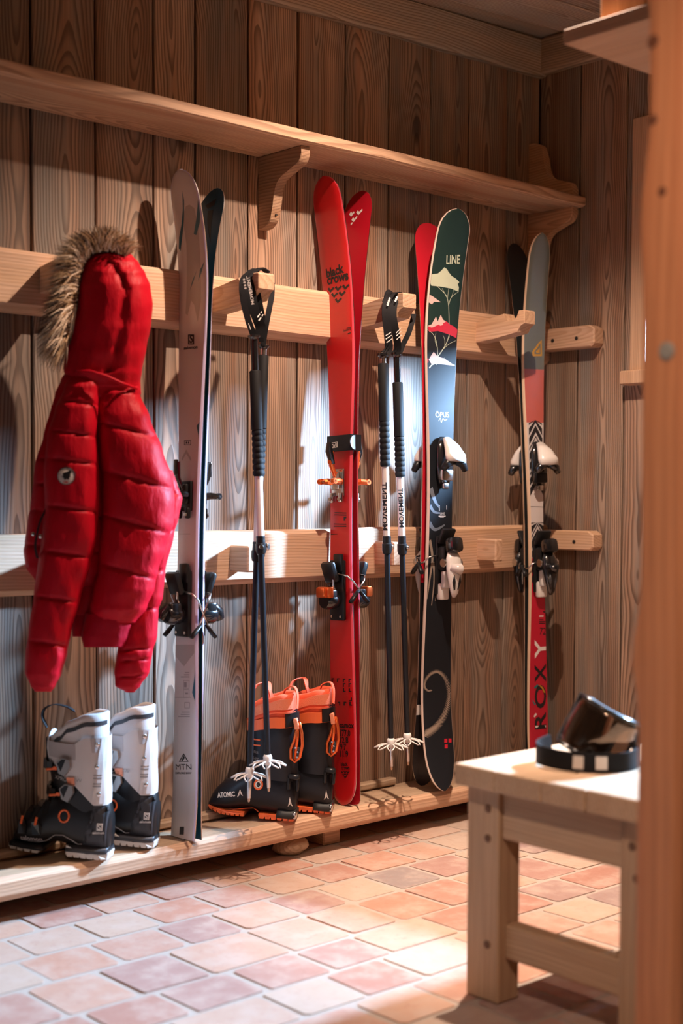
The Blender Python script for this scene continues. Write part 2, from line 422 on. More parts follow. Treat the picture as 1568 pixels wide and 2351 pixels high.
# window in the right wall, mostly behind the post
bm = bmesh.new(); wx0 = XR-0.018
bx(wx0, XR+0.0, WY0-0.005, -0.378, WZ0-0.03, 2.11, 0.003, bm=bm)
bx(wx0, XR+0.0, WY1-0.06, WY1+0.005, WZ0-0.03, 2.11, 0.003, bm=bm)
bx(wx0+0.002, XR+0.0, WY1+0.004, WY0-0.004, WZ1, 2.108, 0.003, bm=bm)
win = struct('window_1', bm, M['casing_wood'])
obj('window_sill', bx(XR-0.05, XR+0.07, WY1-0.05, -0.365, WZ0-0.055, WZ0-0.012, 0.004), M['casing_wood'], win)
bm = bmesh.new()
for y0, y1, z0, z1 in ((WY0-0.04, WY0, WZ0, WZ1), (WY1, WY1+0.04, WZ0, WZ1), (WY1, WY0, WZ0, WZ0+0.04), (WY1, WY0, WZ1-0.04, WZ1)):
    bx(XR+0.03, XR+0.055, y0, y1, z0, z1, 0.002, bm=bm)
obj('window_frame', bm, M['casing_wood'], win)
t = NT('window glass'); t.N.remove(t.b)
tr = t.n('ShaderNodeBsdfTransparent'); gl = t.n('ShaderNodeBsdfGlossy'); gl.inputs['Roughness'].default_value = 0.02
fr = t.n('ShaderNodeFresnel'); fr.inputs['IOR'].default_value = 1.35; mx = t.n('ShaderNodeMixShader')
t.L.new(fr.outputs[0], mx.inputs[0]); t.L.new(tr.outputs[0], mx.inputs[1]); t.L.new(gl.outputs[0], mx.inputs[2])
t.L.new(mx.outputs[0], t.N['Material Output'].inputs[0]); M['glass'] = t.m
obj('pane', bx(XR+0.040, XR+0.044, WY1+0.03, WY0-0.03, WZ0+0.03, WZ1-0.03), M['glass'], win)

# floor: courses of terracotta tiles in sandy grout
floor = struct('floor', bx(XL-0.05, XR+0.1, YF-0.05, 0.05, -0.06, -0.0022), M['grout'])
cy = [-0.012, -0.105, -0.247, -0.392, -0.548, -0.727, -0.872, -1.022, -1.17, -1.315, -1.46, -1.62]
rt = random.Random(11)
for k, (a, b) in enumerate(zip(cy, cy[1:])):
    x = 1.02 + rt.uniform(-0.12, 0.05); last = 0
    while x < XR-0.02:
        L = rt.choice((0.15, 0.16, 0.165, 0.17, 0.175, 0.215)); x1 = min(x+L, XR-0.003)
        if XR-x1 < 0.05: x1 = XR-0.003
        pts = []
        g = 0.0045
        for px, py in ((x+g, b+g), (x1-g, b+g), (x1-g, a-g), (x+g, a-g)):
            pts.append((px-(x+x1)/2+rt.uniform(-0.003, 0.003), py-(a+b)/2+rt.uniform(-0.003, 0.003)))
        # cut corners a little so that the tiles look hand made
        out = []
        for i in range(4):
            p, q, s = Vector(pts[i]), Vector(pts[i-1]), Vector(pts[(i+1) % 4]); cr = rt.uniform(0.004, 0.012)
            out.append(p+(q-p).normalized()*cr); out.append(p+(s-p).normalized()*cr)
        bm = bmesh.new(); vs = [bm.verts.new((p.x, p.y, 0.0)) for p in out]; f = bm.faces.new(vs)
        lo = [bm.verts.new((p.x*1.0, p.y*1.0, -0.012)) for p in out]
        for i in range(len(out)):
            bm.faces.new((vs[i], vs[i-1], lo[i-1], lo[i]))
        bmesh.ops.bevel(bm, geom=list(f.edges), offset=0.003, segments=2, affect='EDGES')
        o = obj('tile', bm, M['tile'], floor, loc=((x+x1)/2, (a+b)/2, rt.uniform(-0.0012, 0.0008)), rot=(rt.uniform(-.006, .006), rt.uniform(-.006, .006), 0))
        x = x1

# ================================================================ RACK RAILS AND SHELVES
def live_beam(x0, x1, yb, yf, z0, z1, mi_split=None, amp=0.005, seed=0, cham=0.006):
    """beam along x with slightly waney long edges"""
    bm = bmesh.new(); n = 40; rows = []
    for i in range(n+1):
        t = i/n; x = lerp(x0, x1, t)
        a = amp*noise.noise(Vector((x*3.1, seed, 0.3))); b = amp*noise.noise(Vector((x*2.7, seed+9, 0.7))); c = 0.5*amp*noise.noise(Vector((x*4.1, seed+5, 1.7)))
        rows.append([bm.verts.new((x, y, z)) for y, z in ((yb, z0), (yf+cham*2.2+c, z0+b*0.4), (yf+c, z0+cham*1.6+b), (yf+c, z1-cham+a), (yf+cham+c, z1+a), (yb, z1))])
    for a, b in zip(rows, rows[1:]):
        for q in range(6):
            f = bm.faces.new((a[q], a[(q+1) % 6], b[(q+1) % 6], b[q]))
    bm.faces.new(rows[0]); bm.faces.new(rows[-1][::-1])
    return bm
# floor shelf
fs = thing('boot_shelf', 'long low waney-edged larch boot shelf along the plank wall, on small feet', 'shelf', (2.5, -0.09, 0.0))
def rel(o, p=fs):
    o.location = Vector(o.location)-Vector(p.location); return o
bm = live_beam(0.9, XR-0.004, -0.055, -0.182, 0.052, 0.110, amp=0.006, seed=2, cham=0.012)
for f in bm.faces:
    pass
o = rel(obj('front_board', bm, [M['plinth_wood'], M['plinth_top']], fs))
for p in o.data.polygons:
    if p.normal.z > 0.75: p.material_index = 1
rel(obj('back_board', bx(0.9, XR-0.004, -0.052, -0.002, 0.06, 0.104, 0.003), M['plinth_top'], fs))
bm = live_beam(0.9, 2.83, -0.001, -0.030, 0.106, 0.128, amp=0.003, seed=6, cham=0.004)
rel(obj('back_batten', bm, M['plinth_top'], fs))
bm = live_beam(3.05, XR-0.004, -0.001, -0.030, 0.106, 0.128, amp=0.003, seed=16, cham=0.004)
rel(obj('back_batten', bm, M['plinth_top'], fs))
for x in (1.15, 2.475, 3.25):
    rel(obj('foot', bx(x, x+0.062, -0.108, -0.01, 0.0, 0.058, 0.003), M['plinth_wood'], fs))
bm = bmesh.new(); bmesh.ops.create_icosphere(bm, subdivisions=3, radius=1)
for v in bm.verts:
    n_ = 1+0.15*noise.noise(v.co*2.1); v.co = Vector((v.co.x*0.055*n_, v.co.y*0.04*n_, v.co.z*0.026*n_))
tag(obj('wedge_stone', bm, M['plinth_top'], smooth=True, loc=(2.36, -0.105, 0.022)), 'rounded pale wedge lying on the tiles under the boot shelf', 'wedge')

# upper and lower peg rails
def peg_upper(x, z=0.0, w=0.05, full=True):
    pts = [(-0.04, 1.494), (-0.10, 1.500), (-0.168, 1.512)]
    for k in range(1, 8):
        a = PI*k/8; pts.append((-0.197+0.029*math.cos(a), 1.511-0.026*math.sin(a)))
    pts += [(-0.226, 1.516), (-0.246, 1.516), (-0.249, 1.512), (-0.249, 1.477)]
    for k in range(1, 6):
        a = 0.5*PI*k/6; pts.append((-0.249+0.024*math.sin(a), 1.453+0.024*math.cos(a)))
    pts += [(-0.223, 1.452), (-0.13, 1.440), (-0.04, 1.433)]
    bm = bmesh.new(); prism(bm, [(p[0], p[1]-1.47) for p in pts], -w/2, w/2, 'YZ', 0.0018)
    return bm
rail = thing('upper_peg_rail', 'upper fresh larch rail on the plank wall with four long notched pegs', 'rail', (2.5, 0, 1.462))
bm = live_beam(0.9, XR-0.004, -0.001, -0.056, 1.388, 1.530, amp=0.005, seed=21, cham=0.010)
rel(obj('beam', bm, M['beam_wood'], rail), rail)
p0 = None
for x in (1.132, 1.657, 2.155, 2.655, 3.155):
    if p0 is None: p0 = obj('peg', peg_upper(0), M['peg_wood'], rail, loc=(x-2.5, 0, 1.47-1.462))
    else: clone(p0, rail, (x-2.5, 0, 1.47-1.462))
lrail = thing('lower_peg_rail', 'lower fresh larch rail on the plank wall with short block pegs', 'rail', (2.5, 0, 0.80))
bm = live_beam(0.9, XR-0.004, -0.001, -0.056, 0.728, 0.872, amp=0.005, seed=31, cham=0.009)
rel(obj('beam', bm, M['beam_wood'], lrail), lrail)
p0 = None
for x in (1.20, 1.69, 2.206, 2.728, 3.162):
    if p0 is None: p0 = obj('peg', bx(-0.017, 0.017, -0.132, -0.05, -0.034, 0.034, 0.004), M['peg_wood'], lrail, loc=(x-2.5, 0, 0))
    else: clone(p0, lrail, (x-2.5, 0, 0))
def short_rail(name, label, z0, z1, y1):
    r = thing(name, label, 'rail', (XR, -0.15, (z0+z1)/2))
    zc_ = (z0+z1)/2; h = (z1-z0)/2
    bm = bmesh.new(); c = 0.012
    prism(bm, [(0.088, -h), (0.088, h), (y1+0.15+0.02, h), (y1+0.15, h-0.012), (y1+0.15, -h+0.012), (y1+0.15+0.012, -h)], -0.05, -0.0, 'YZ', 0.004)
    obj('beam', bm, M['beam_wood_side'], r)
    for y in (-0.075-0.03, -0.17-0.03):
        bm = bmesh.new(); lathe(bm, [(0.006, 0), (0.006, 0.002)], axis=(-1, 0, 0), n=12)
        obj('screw_hole', bm, M['hole'], r, loc=(-0.0495, y+0.15, -0.004))
    return r
short_rail('short_rail', 'short larch rail stub with two screw holes, level with the upper peg rail', 1.430, 1.498, -0.268)
short_rail('short_rail', 'short larch rail stub beyond the corner, level with the lower peg rail', 0.796, 0.858, -0.274)

# wall shelf with shaped brackets
ws = thing('wall_shelf', 'long old larch shelf board high on the plank wall over the skis', 'shelf', (2.5, 0, 1.885))
bm = live_beam(0.9, 3.47, -0.001, -0.204, 1.872, 1.904, amp=0.003, seed=41, cham=0.004)
rel(obj('board', bm, M['shelf_wood'], ws), ws)
pr = [(-0.001, 0.0), (-0.180, 0.0), (-0.181, -0.018)]
for k in range(0, 7):
    a = 0.5*PI*k/6; pr.append((-0.181+0.030*(1-math.cos(a)), -0.018-0.030*math.sin(a)))
pr += [(-0.118, -0.058)]
for k in range(0, 7):
    a = 0.5*PI*k/6; pr.append((-0.110+0.042*math.sin(a), -0.063-0.05*(1-math.cos(a))))
pr += [(-0.063, -0.140), (-0.057, -0.160)]
for k in range(1, 7):
    a = 0.5*PI*k/6; pr.append((-0.056+0.05*(1-math.cos(a)), -0.165-0.027*math.sin(a)))
pr += [(-0.001, -0.193)]
def bracket(x, flip=1, z=0.0):
    bm = bmesh.new(); prism(bm, [(p[0], p[1]*flip) for p in pr], 0, 0.030, 'YZ', 0.002)
    return rel(obj('bracket', bm, M['bracket_wood'], ws, loc=(x, 0, z)), ws)
bracket(2.324, 1, 1.8715); bracket(3.432, 1, 1.8715); bracket(3.432, -1, 1.9045); bracket(1.216, 1, 1.8715)
bm = bmesh.new(); lathe(bm, [(0.0035, 0), (0.0035, 0.002)], axis=(0, -1, 0), n=10)
rel(obj('screw_hole', bm, M['hole'], ws, loc=(2.340, -0.0585, 1.712)), ws)

# ================================================================ BENCH, POST, LOCKER
bench = thing('bench', 'small pine bench with square legs and a stretcher, goggles on its seat', 'bench', (2.13, -1.42, 0.0))
BX0, BX1, BY0, BY1 = 1.912, 2.99, -1.128, -1.78
edges = [BY0, -1.232, -1.345, -1.445, -1.56, -1.665, BY1]
for a, b in zip(edges, edges[1:]):
    dx = random.uniform(-0.003, 0.003)
    rel(obj('seat_board', bx(BX0+dx, BX1+dx, b+0.0006, a-0.0006, 0.415, 0.456, 0.004, 2), M['bench_x'], bench), bench)
for x in (1.945, 2.88):
    for y in (-1.215, -1.575):
        rel(obj('leg', bx(x, x+0.062, y, y+0.082, 0.0, 0.414, 0.004, 2), M['bench_z'], bench), bench)
for x in (1.953, 2.89):
    rel(obj('apron', bx(x, x+0.045, -1.494, -1.2145, 0.318, 0.4145, 0.003), M['bench_y'], bench), bench)
for y in (-1.20, -1.56):
    rel(obj('apron', bx(2.006, 2.881, y, y+0.045, 0.322, 0.4145, 0.003), M['bench_x'], bench), bench)
rel(obj('stretcher', bx(1.964, 2.001, -1.494, -1.2145, 0.085, 0.152, 0.004), M['bench_y'], bench), bench)
rel(obj('stretcher', bx(2.895, 2.932, -1.494, -1.2145, 0.085, 0.152, 0.004), M['bench_y'], bench), bench)
M['plug'] = plain('dark wooden plug', (0.16, 0.085, 0.05), 0.7)
for y, z in ((-1.187, 0.372), (-1.187, 0.315), (-1.187, 0.11), (-1.52, 0.365), (-1.53, 0.31)):
    bm = bmesh.new(); lathe(bm, [(0.008, 0), (0.008, 0.003), (0.006, 0.004)], axis=(-1, 0, 0), n=12)
    rel(obj('plug', bm, M['plug'], bench, loc=(1.947, y, z)), bench)

# foreground post with a waney edge
bm = bmesh.new(); rows = []; n = 60
PX, PY = 1.575, -1.733
pc = hit(1466, 1300, (0, PY, 0), (0, 1, 0))
for i in range(n+1):
    z = lerp(0.0, 2.40, i/n)
    wv = 0.006*noise.noise(Vector((z*2.3, 1, 2))) + 0.004*noise.noise(Vector((z*6.1, 4, 2)))
    wv += 0.012*math.exp(-((z-0.735)/0.05)**2) + 0.010*math.exp(-((z-1.37)/0.08)**2)
    x0, x1, y0, y1 = pc.x-0.0, pc.x+0.13, PY-0.075, PY+wv
    c = 0.010
    rows.append([bm.verts.new((x, y, z)) for x, y in ((x0, y0+c), (x0+c, y0), (x1, y0), (x1, y1), (x0+c*0.6, y1), (x0, y1-c))])
for a, b in zip(rows, rows[1:]):
    for q in range(6): bm.faces.new((a[q], a[(q+1) % 6], b[(q+1) % 6], b[q]))
bm.faces.new(rows[0]); bm.faces.new(rows[-1][::-1])
post = tag(obj('timber_post', bm, M['post_wood'], autos=35), 'tall reddish timber post with dark knots, standing before the bench', 'post')
M['bolt'] = plain('grey dowel', (0.30, 0.27, 0.23), 0.6)
q = hit(1532, 806, (pc.x, 0, 0), (1, 0, 0))
bm = bmesh.new(); lathe(bm, [(0.013, 0), (0.013, 0.003), (0.009, 0.005)], axis=(-1, 0, 0), n=16)
obj('dowel', bm, M['bolt'], post, loc=(pc.x+0.0005, q.y, q.z), label='grey round dowel end')
M['knot'] = plain('dark knot', (0.16, 0.05, 0.02), 0.6)
for u, v, rr in ((1500, 275, 0.008), (1520, 440, 0.008), (1500, 95, 0.010)):
    q = hit(u, v, (pc.x, 0, 0), (1, 0, 0)); bm = bmesh.new()
    lathe(bm, [(rr, 0), (rr*0.7, 0.001)], axis=(-1, 0, 0), n=14, sy=1.0); obj('knot', bm, M['knot'], post, loc=(pc.x+0.0002, q.y, q.z))

# hanging locker above the bench
lk = thing('wall_locker', 'pine locker floor board with boarded side, overhanging above the bench', 'cabinet', (2.7, -1.5, 1.87))
rel(obj('bottom_board', bx(2.168, 3.20, -1.95, -1.168, 1.860, 1.888, 0.0008), M['locker_wood'], lk), lk)
ya = -1.218
for k in range(6):
    rel(obj('side_plank', bx(2.218, 2.24, ya-0.108*(k+1)+0.002, ya-0.108*k, 1.888, 2.38, 0.002), M['locker_wood_z'], lk), lk)
for k in range(5):
    rel(obj('back_plank', bx(2.242+0.15*k, 2.242+0.15*(k+1)-0.002, ya-0.022, ya, 1.888, 2.38, 0.002), M['locker_wood_z'], lk), lk)
# ================================================================ SKIS
def gloss(name, c, rough=0.25, coat=0.6, **k): return plain(name, c, rough, coat=coat, vary=0.02, **k)
M['black'] = plain('black plastic', (0.012, 0.012, 0.013), 0.35, spec=0.3, vary=0.02)
M['black_gloss'] = gloss('gloss black plastic', (0.010, 0.010, 0.011), 0.2)
M['black_soft'] = plain('soft black rubber', (0.014, 0.014, 0.015), 0.55, spec=0.3, vary=0.02)
M['black_print'] = plain('black print', (0.012, 0.010, 0.011), 0.45, vary=0.0)
M['white_gloss'] = gloss('white plastic', (0.74, 0.70, 0.66), 0.25)
M['white_print'] = plain('white print', (0.72, 0.68, 0.64), 0.5, vary=0.0)
M['steel'] = plain('brushed steel', (0.62, 0.60, 0.58), 0.25, metal=1.0, vary=0.03)
M['orange_metal'] = plain('orange anodised metal', (0.85, 0.16, 0.04), 0.28, metal=0.75, vary=0.03)
M['buckle_dark'] = plain('dark grey plastic', (0.05, 0.048, 0.05), 0.35)
M['edge'] = plain('steel ski edge', (0.60, 0.58, 0.57), 0.22, metal=1.0)
M['grey_print'] = plain('grey print', (0.30, 0.27, 0.27), 0.5, vary=0.0)

class Ski:
    """a ski standing on its tail; local z along it, local -y out of the topsheet, base towards +y"""
    def __init__(s, name, label, foot, top, az, L, outline, tip_rise, tail_rise, camber, mats, zones=None, thick=0.013, tail_round=0.0, tip_round=0.10, front=True, base_gap=0.0, base_zones=None, contact=(0.10, 0.80), group=None):
        s.L, s.out, s.thick = L, outline, thick
        s.tip_rise, s.tail_rise, s.camber, s.c0, s.c1 = tip_rise, tail_rise, camber, contact[0]*L, contact[1]*L
        s.tail_round, s.tip_round, s.gap = tail_round, tip_round, base_gap; s.bz = base_zones or []
        F, T = Vector(foot), Vector(top)
        zax = (T-F).normalized(); nrm = Vector((math.sin(az), -math.cos(az), 0))      # outward topsheet normal
        if not front: nrm = -nrm
        nrm = (nrm - zax*nrm.dot(zax)).normalized(); xax = (-nrm).cross(zax)
        s.M = Matrix((xax, -nrm, zax)).transposed().to_4x4(); s.M.translation = F
        s.Mi = s.M.inverted(); s.n = nrm
        s.root = thing(name, label, 'ski', mat=s.M, group={'touring_ski': 'white touring skis', 'freeride_ski': 'red freeride skis', 'park_ski': 'wide park skis', 'piste_ski': 'piste skis in the corner'}[name])
        s.build(mats, zones or [])
    def half(s, z):
        w = curve(s.out, z)/2
        if s.tip_round and z > s.L-s.tip_round:
            t = (z-(s.L-s.tip_round))/s.tip_round; w *= max(0.03, (1-t**2.3))**0.5
        if s.tail_round and z < s.tail_round:
            t = 1-z/s.tail_round; w *= max(0.03, 1-t**2.4)**0.5
        return w
    def off(s, z):
        o = s.gap
        if z > s.c1: t = (z-s.c1)/(s.L-s.c1); o += s.tip_rise*t*t
        elif z < s.c0: t = (s.c0-z)/s.c0; o += s.tail_rise*t*t
        else: t = (z-s.c0)/(s.c1-s.c0); o += s.camber*math.sin(PI*t)**2
        return o
    def th(s, z):
        t = z/s.L
        return s.thick*lin([(0, 0.45), (0.12, 0.62), (0.35, 1.0), (0.6, 1.0), (0.82, 0.6), (1, 0.36)], t)
    def top(s, x, z, h=0.0004):
        w = max(s.half(z), 1e-4); cr = 0.0016*(1-min(1, abs(x)/w)**2)
        return Vector((x, -(s.off(z)+s.th(z)+cr)-h, z))
    def build(s, mats, zones):
        bm = bmesh.new(); n = 110; rows = []
        zs = [s.L*(i/n) for i in range(n+1)]
        zs += [z for z, _ in zones if z > 0]+[z for z, _ in s.bz if z > 0]
        for k in range(1, 10): zs += [s.L-s.tip_round*(0.5**k)*0.9]
        if s.tail_round:
            for k in range(1, 8): zs += [s.tail_round*(0.5**k)*0.9]
        zs = sorted(set(round(z, 5) for z in zs))
        for z in zs:
            w = s.half(z); o = s.off(z); t = s.th(z); cr = 0.0016; b = min(0.004, w*0.4)
            pr = [(-w, o), (w, o), (w, o+0.0022), (w-0.0006, o+t*0.55), (w-b, o+t), (0.5*w, o+t+cr*.75), (0, o+t+cr), (-0.5*w, o+t+cr*.75), (-w+b, o+t), (-w+0.0006, o+t*0.55), (-w, o+0.0022)]
            rows.append([bm.verts.new((x, -y, z)) for x, y in pr])
        m = len(rows[0])
        for i, (a, b) in enumerate(zip(rows, rows[1:])):
            zm = (zs[i]+zs[i+1])/2
            for q in range(m):
                f = bm.faces.new((a[q], a[(q+1) % m], b[(q+1) % m], b[q]))
                if q == 0:
                    f.material_index = 2
                    for zz, mi in s.bz:
                        if zm > zz: f.material_index = mi
                elif q in (1, 10): f.material_index = 3
                elif q in (2, 9, 3, 8): f.material_index = 1
                else:
                    k = 0
                    for zz, mi in zones:
                        if zm > zz: k = mi
                    f.material_index = k
                if q in (3, 8) : f.material_index = 1 if s.thick > 0.0130 else f.material_index
        for rg in (rows[0], rows[-1]):
            f = bm.faces.new(rg); f.material_index = 1
        o = obj('body', bm, mats, s.root, autos=40)
        s.body = o
    def loc(s, u, v):
        """topsheet coordinates (x, z) of a point read off the photograph"""
        o = 0.01
        for _ in range(6):
            p = s.Mi @ hit(u, v, s.M @ Vector((0, -o, 0)), s.n); o = s.off(max(0, min(s.L, p.z)))+s.th(max(0, min(s.L, p.z)))
        return p.x, p.z
    def decal(s, name, polys, mat, label=None, step=0.04, h=0.0004, local=False):
        if name in ('treetop', 'brush_mark', 'graphic', 'letter_patch') and len(polys) > 1:
            return [s.decal(name, [p], mat, label, step, h, local) for p in polys]
        bm = bmesh.new()
        for pl in polys:
            vs = [bm.verts.new((*(p if local else s.loc(*p)), 0)) for p in pl]
            try: bm.faces.new(vs)
            except ValueError: pass
        s._lay(bm, step, h); return obj(name, bm, mat, s.root, label=label)
    def _lay(s, bm, step, h):
        bmesh.ops.triangulate(bm, faces=bm.faces[:])
        ys = [v.co.y for v in bm.verts]; y = math.ceil(min(ys)/step)*step
        while y < max(ys):
            bmesh.ops.bisect_plane(bm, geom=bm.verts[:]+bm.edges[:]+bm.faces[:], plane_co=(0, y, 0), plane_no=(0, 1, 0)); y += step
        xs = [v.co.x for v in bm.verts]
        if max(xs)-min(xs) > 0.012:
            for xx in (-0.03, -0.015, 0.0, 0.015, 0.03):
                bmesh.ops.bisect_plane(bm, geom=bm.verts[:]+bm.edges[:]+bm.faces[:], plane_co=(xx, 0, 0), plane_no=(1, 0, 0))
        for v in bm.verts:
            w = s.half(v.co.y)-0.0042; v.co = s.top(max(-w, min(w, v.co.x)), v.co.y, h)
    def text(s, name, string, u0, v0, u1, v1, size, mat, label=None, ang=0.0, **kw):
        """lettering whose baseline runs from photo point (u0, v0) to (u1, v1)"""
        a = Vector(s.loc(u0, v0)); b = Vector(s.loc(u1, v1))
        bm = text_bm(string, **kw); d = (b-a); L = d.length; d.normalize(); nrm = Vector((-d.y, d.x))
        xs = [v.co.x for v in bm.verts]; x0, x1 = min(xs), max(xs); k = L/(x1-x0)
        ysz = [v.co.y for v in bm.verts]; hh = max(ysz)-max(0, min(ysz)); ky = size/hh if size else k
        for v in bm.verts:
            p = a + d*((v.co.x-x0)*k) + nrm*(v.co.y*ky); v.co = Vector((p.x, p.y, 0))
        s._lay(bm, 0.03, 0.0005); return obj(name, bm, mat, s.root, label=label)
    hs = 1.0
    def P(s, x, h, z): return s.top(0, z, 0) + Vector((x, -h*s.hs, 0))
    def box(s, bm, x, h, z, sx, sh, sz, bev=0.002, rot=None, mi=0):
        c = s.P(x, h, z); box(bm, c, (sx, sh*s.hs, sz), bev, 2, mi, rot)

def text_bm(string, extr=0.0, spacing=1.0, bold=0.0, shear=0.0):
    cu = bpy.data.curves.new('t', 'FONT'); cu.body = string; cu.size = 1.0; cu.resolution_u = 3
    cu.space_character = spacing; cu.offset = bold; cu.shear = shear; cu.fill_mode = 'FRONT' if not extr else 'BOTH'; cu.extrude = extr
    o = bpy.data.objects.new('t', cu); COL.objects.link(o)
    dg = bpy.context.evaluated_depsgraph_get(); me = bpy.data.meshes.new_from_object(o.evaluated_get(dg))
    bpy.data.objects.remove(o); bpy.data.curves.remove(cu)
    bm = bmesh.new(); bm.from_mesh(me); bpy.data.meshes.remove(me)
    bmesh.ops.remove_doubles(bm, verts=bm.verts[:], dist=1e-5)
    return bm
def Rx(a): return Matrix.Rotation(a, 3, 'X')
def Rz(a): return Matrix.Rotation(a, 3, 'Z')
def Ry(a): return Matrix.Rotation(a, 3, 'Y')

# ---- bindings (built in ski coordinates: x across, h above topsheet, z along)
def tech_toe(s, z, accent, metal):
    bm = bmesh.new()
    s.box(bm, 0, 0.004, z, 0.050, 0.008, 0.075, 0.003); s.box(bm, 0, 0.012, z+0.005, 0.036, 0.012, 0.05, 0.004)
    for sx in (-1, 1): s.box(bm, sx*0.018, 0.010, z-0.042, 0.013, 0.012, 0.028, 0.004)
    t = obj('toe_piece', bm, M[metal], s.root, autos=40)
    for sx in (-1, 1):
        bm = bmesh.new()
        tube(bm, [s.P(sx*0.010, 0.012, z), s.P(sx*0.024, 0.022, z+0.003), s.P(sx*0.028, 0.042, z+0.002)], [0.010, 0.009, 0.007], 8)
        lathe(bm, [(0.008, -0.006), (0.009, 0), (0.008, 0.006)], s.P(sx*0.028, 0.044, z+0.002), (1, 0, 0), 12)
        jw = obj('jaw', bm, M[accent], t, autos=40)
        bm = bmesh.new(); lathe(bm, [(0.0035, -0.010), (0.0035, 0.010)], s.P(sx*0.024, 0.044, z+0.002), (1, 0, 0), 10); obj('pin', bm, M['steel'], t, autos=40)
        bm = bmesh.new(); lathe(bm, [(0.005, 0), (0.005, 0.004)], s.P(sx*0.018, 0.016, z-0.046), (0, -1, 0), 10); obj('screw', bm, M['steel'], t, autos=40)
    bm = bmesh.new()
    tube(bm, [s.P(0, 0.014, z+0.015), s.P(0.001, 0.030, z+0.045), s.P(0.002, 0.034, z+0.085)], [0.008, 0.009, 0.011], 10, flat=(1.1, 0.55, (0, 1, 0)))
    s.box(bm, 0.001, 0.036, z+0.070, 0.016, 0.006, 0.040, 0.003)
    obj('lever', bm, M[accent] if accent != 'black_gloss' else M['black_gloss'], t, autos=40)
    if accent != 'black_gloss':
        bm = bmesh.new(); tube(bm, [s.P(0.004, 0.030, z+0.05), s.P(0.004, 0.042, z+0.085), s.P(0.002, 0.040, z+0.108)], [0.010, 0.013, 0.009], 10, flat=(1.15, 0.5, (0, 1, 0)))
        obj('lever_tip', bm, M['black_gloss'], t, autos=40)
    return t
def brake(s, z, zt, metal='steel', spread=0.055, sides=(1, -1)):
    for sx in sides:
        bm = bmesh.new(); w = s.half(z)
        tube(bm, [s.P(sx*0.012, 0.014, z), s.P(sx*(w+0.004), 0.012, z-0.006), s.P(sx*(w+0.012), 0.0, z-0.02), s.P(sx*(w+0.014), -0.030, zt+0.012)], 0.0026, 8)
        b = obj('brake_arm', bm, M[metal], s.root, smooth=True)
        bm = bmesh.new(); tube(bm, [s.P(sx*(w+0.014), -0.022, zt+0.020), s.P(sx*(w+0.014), -0.044, zt-0.004), s.P(sx*(w+0.015), -0.052, zt-0.012)], [0.006, 0.008, 0.007], 8, flat=(0.7, 1.0, (1, 0, 0)))
        obj('brake_foot', bm, M['black'], b, smooth=True)
def tech_heel(s, z, accent, logo=None):
    bm = bmesh.new()
    s.box(bm, 0, 0.006, z, 0.058, 0.012, 0.165, 0.004); s.box(bm, 0.010, 0.012, z+0.075, 0.036, 0.010, 0.05, 0.006)
    h = obj('heel_piece', bm, M['black'], s.root, autos=40)
    bm = bmesh.new()
    lathe(bm, [(0.020, 0), (0.024, 0.012), (0.024, 0.038), (0.020, 0.046)], s.P(0, 0.012, z-0.028), (0, -1, 0), 20)
    s.box(bm, 0, 0.038, z-0.02, 0.044, 0.03, 0.045, 0.006)
    obj('turret', bm, M['black_gloss'], h, autos=40)
    bm = bmesh.new()
    if accent == 'black_gloss':
        tube(bm, [s.P(-0.002, 0.05, z-0.01), s.P(-0.004, 0.066, z-0.025), s.P(-0.004, 0.075, z-0.04)], [0.016, 0.018, 0.012], 10)
    else:
        s.box(bm, 0, 0.052, z-0.005, 0.050, 0.020, 0.030, 0.004); s.box(bm, 0, 0.066, z-0.005, 0.034, 0.012, 0.026, 0.004)
    obj('riser', bm, M[accent], h, autos=40)
    bm = bmesh.new(); s.box(bm, -0.004, 0.030, z+0.050, 0.050, 0.020, 0.060, 0.009, Rx(0.35))
    obj('brake_pad', bm, M['black'], h, autos=40)
    bm = bmesh.new()
    for sx in (-1, 1): lathe(bm, [(0.004, 0), (0.004, 0.003)], s.P(sx*0.018, 0.012, z-0.072), (0, -1, 0), 10)
    tube(bm, [s.P(0.010, 0.03, z+0.03), s.P(0.014, 0.034, z+0.012), s.P(0.012, 0.026, z-0.004)], 0.0035, 8)
    obj('screw', bm, M['steel'], h, autos=40)
    return h
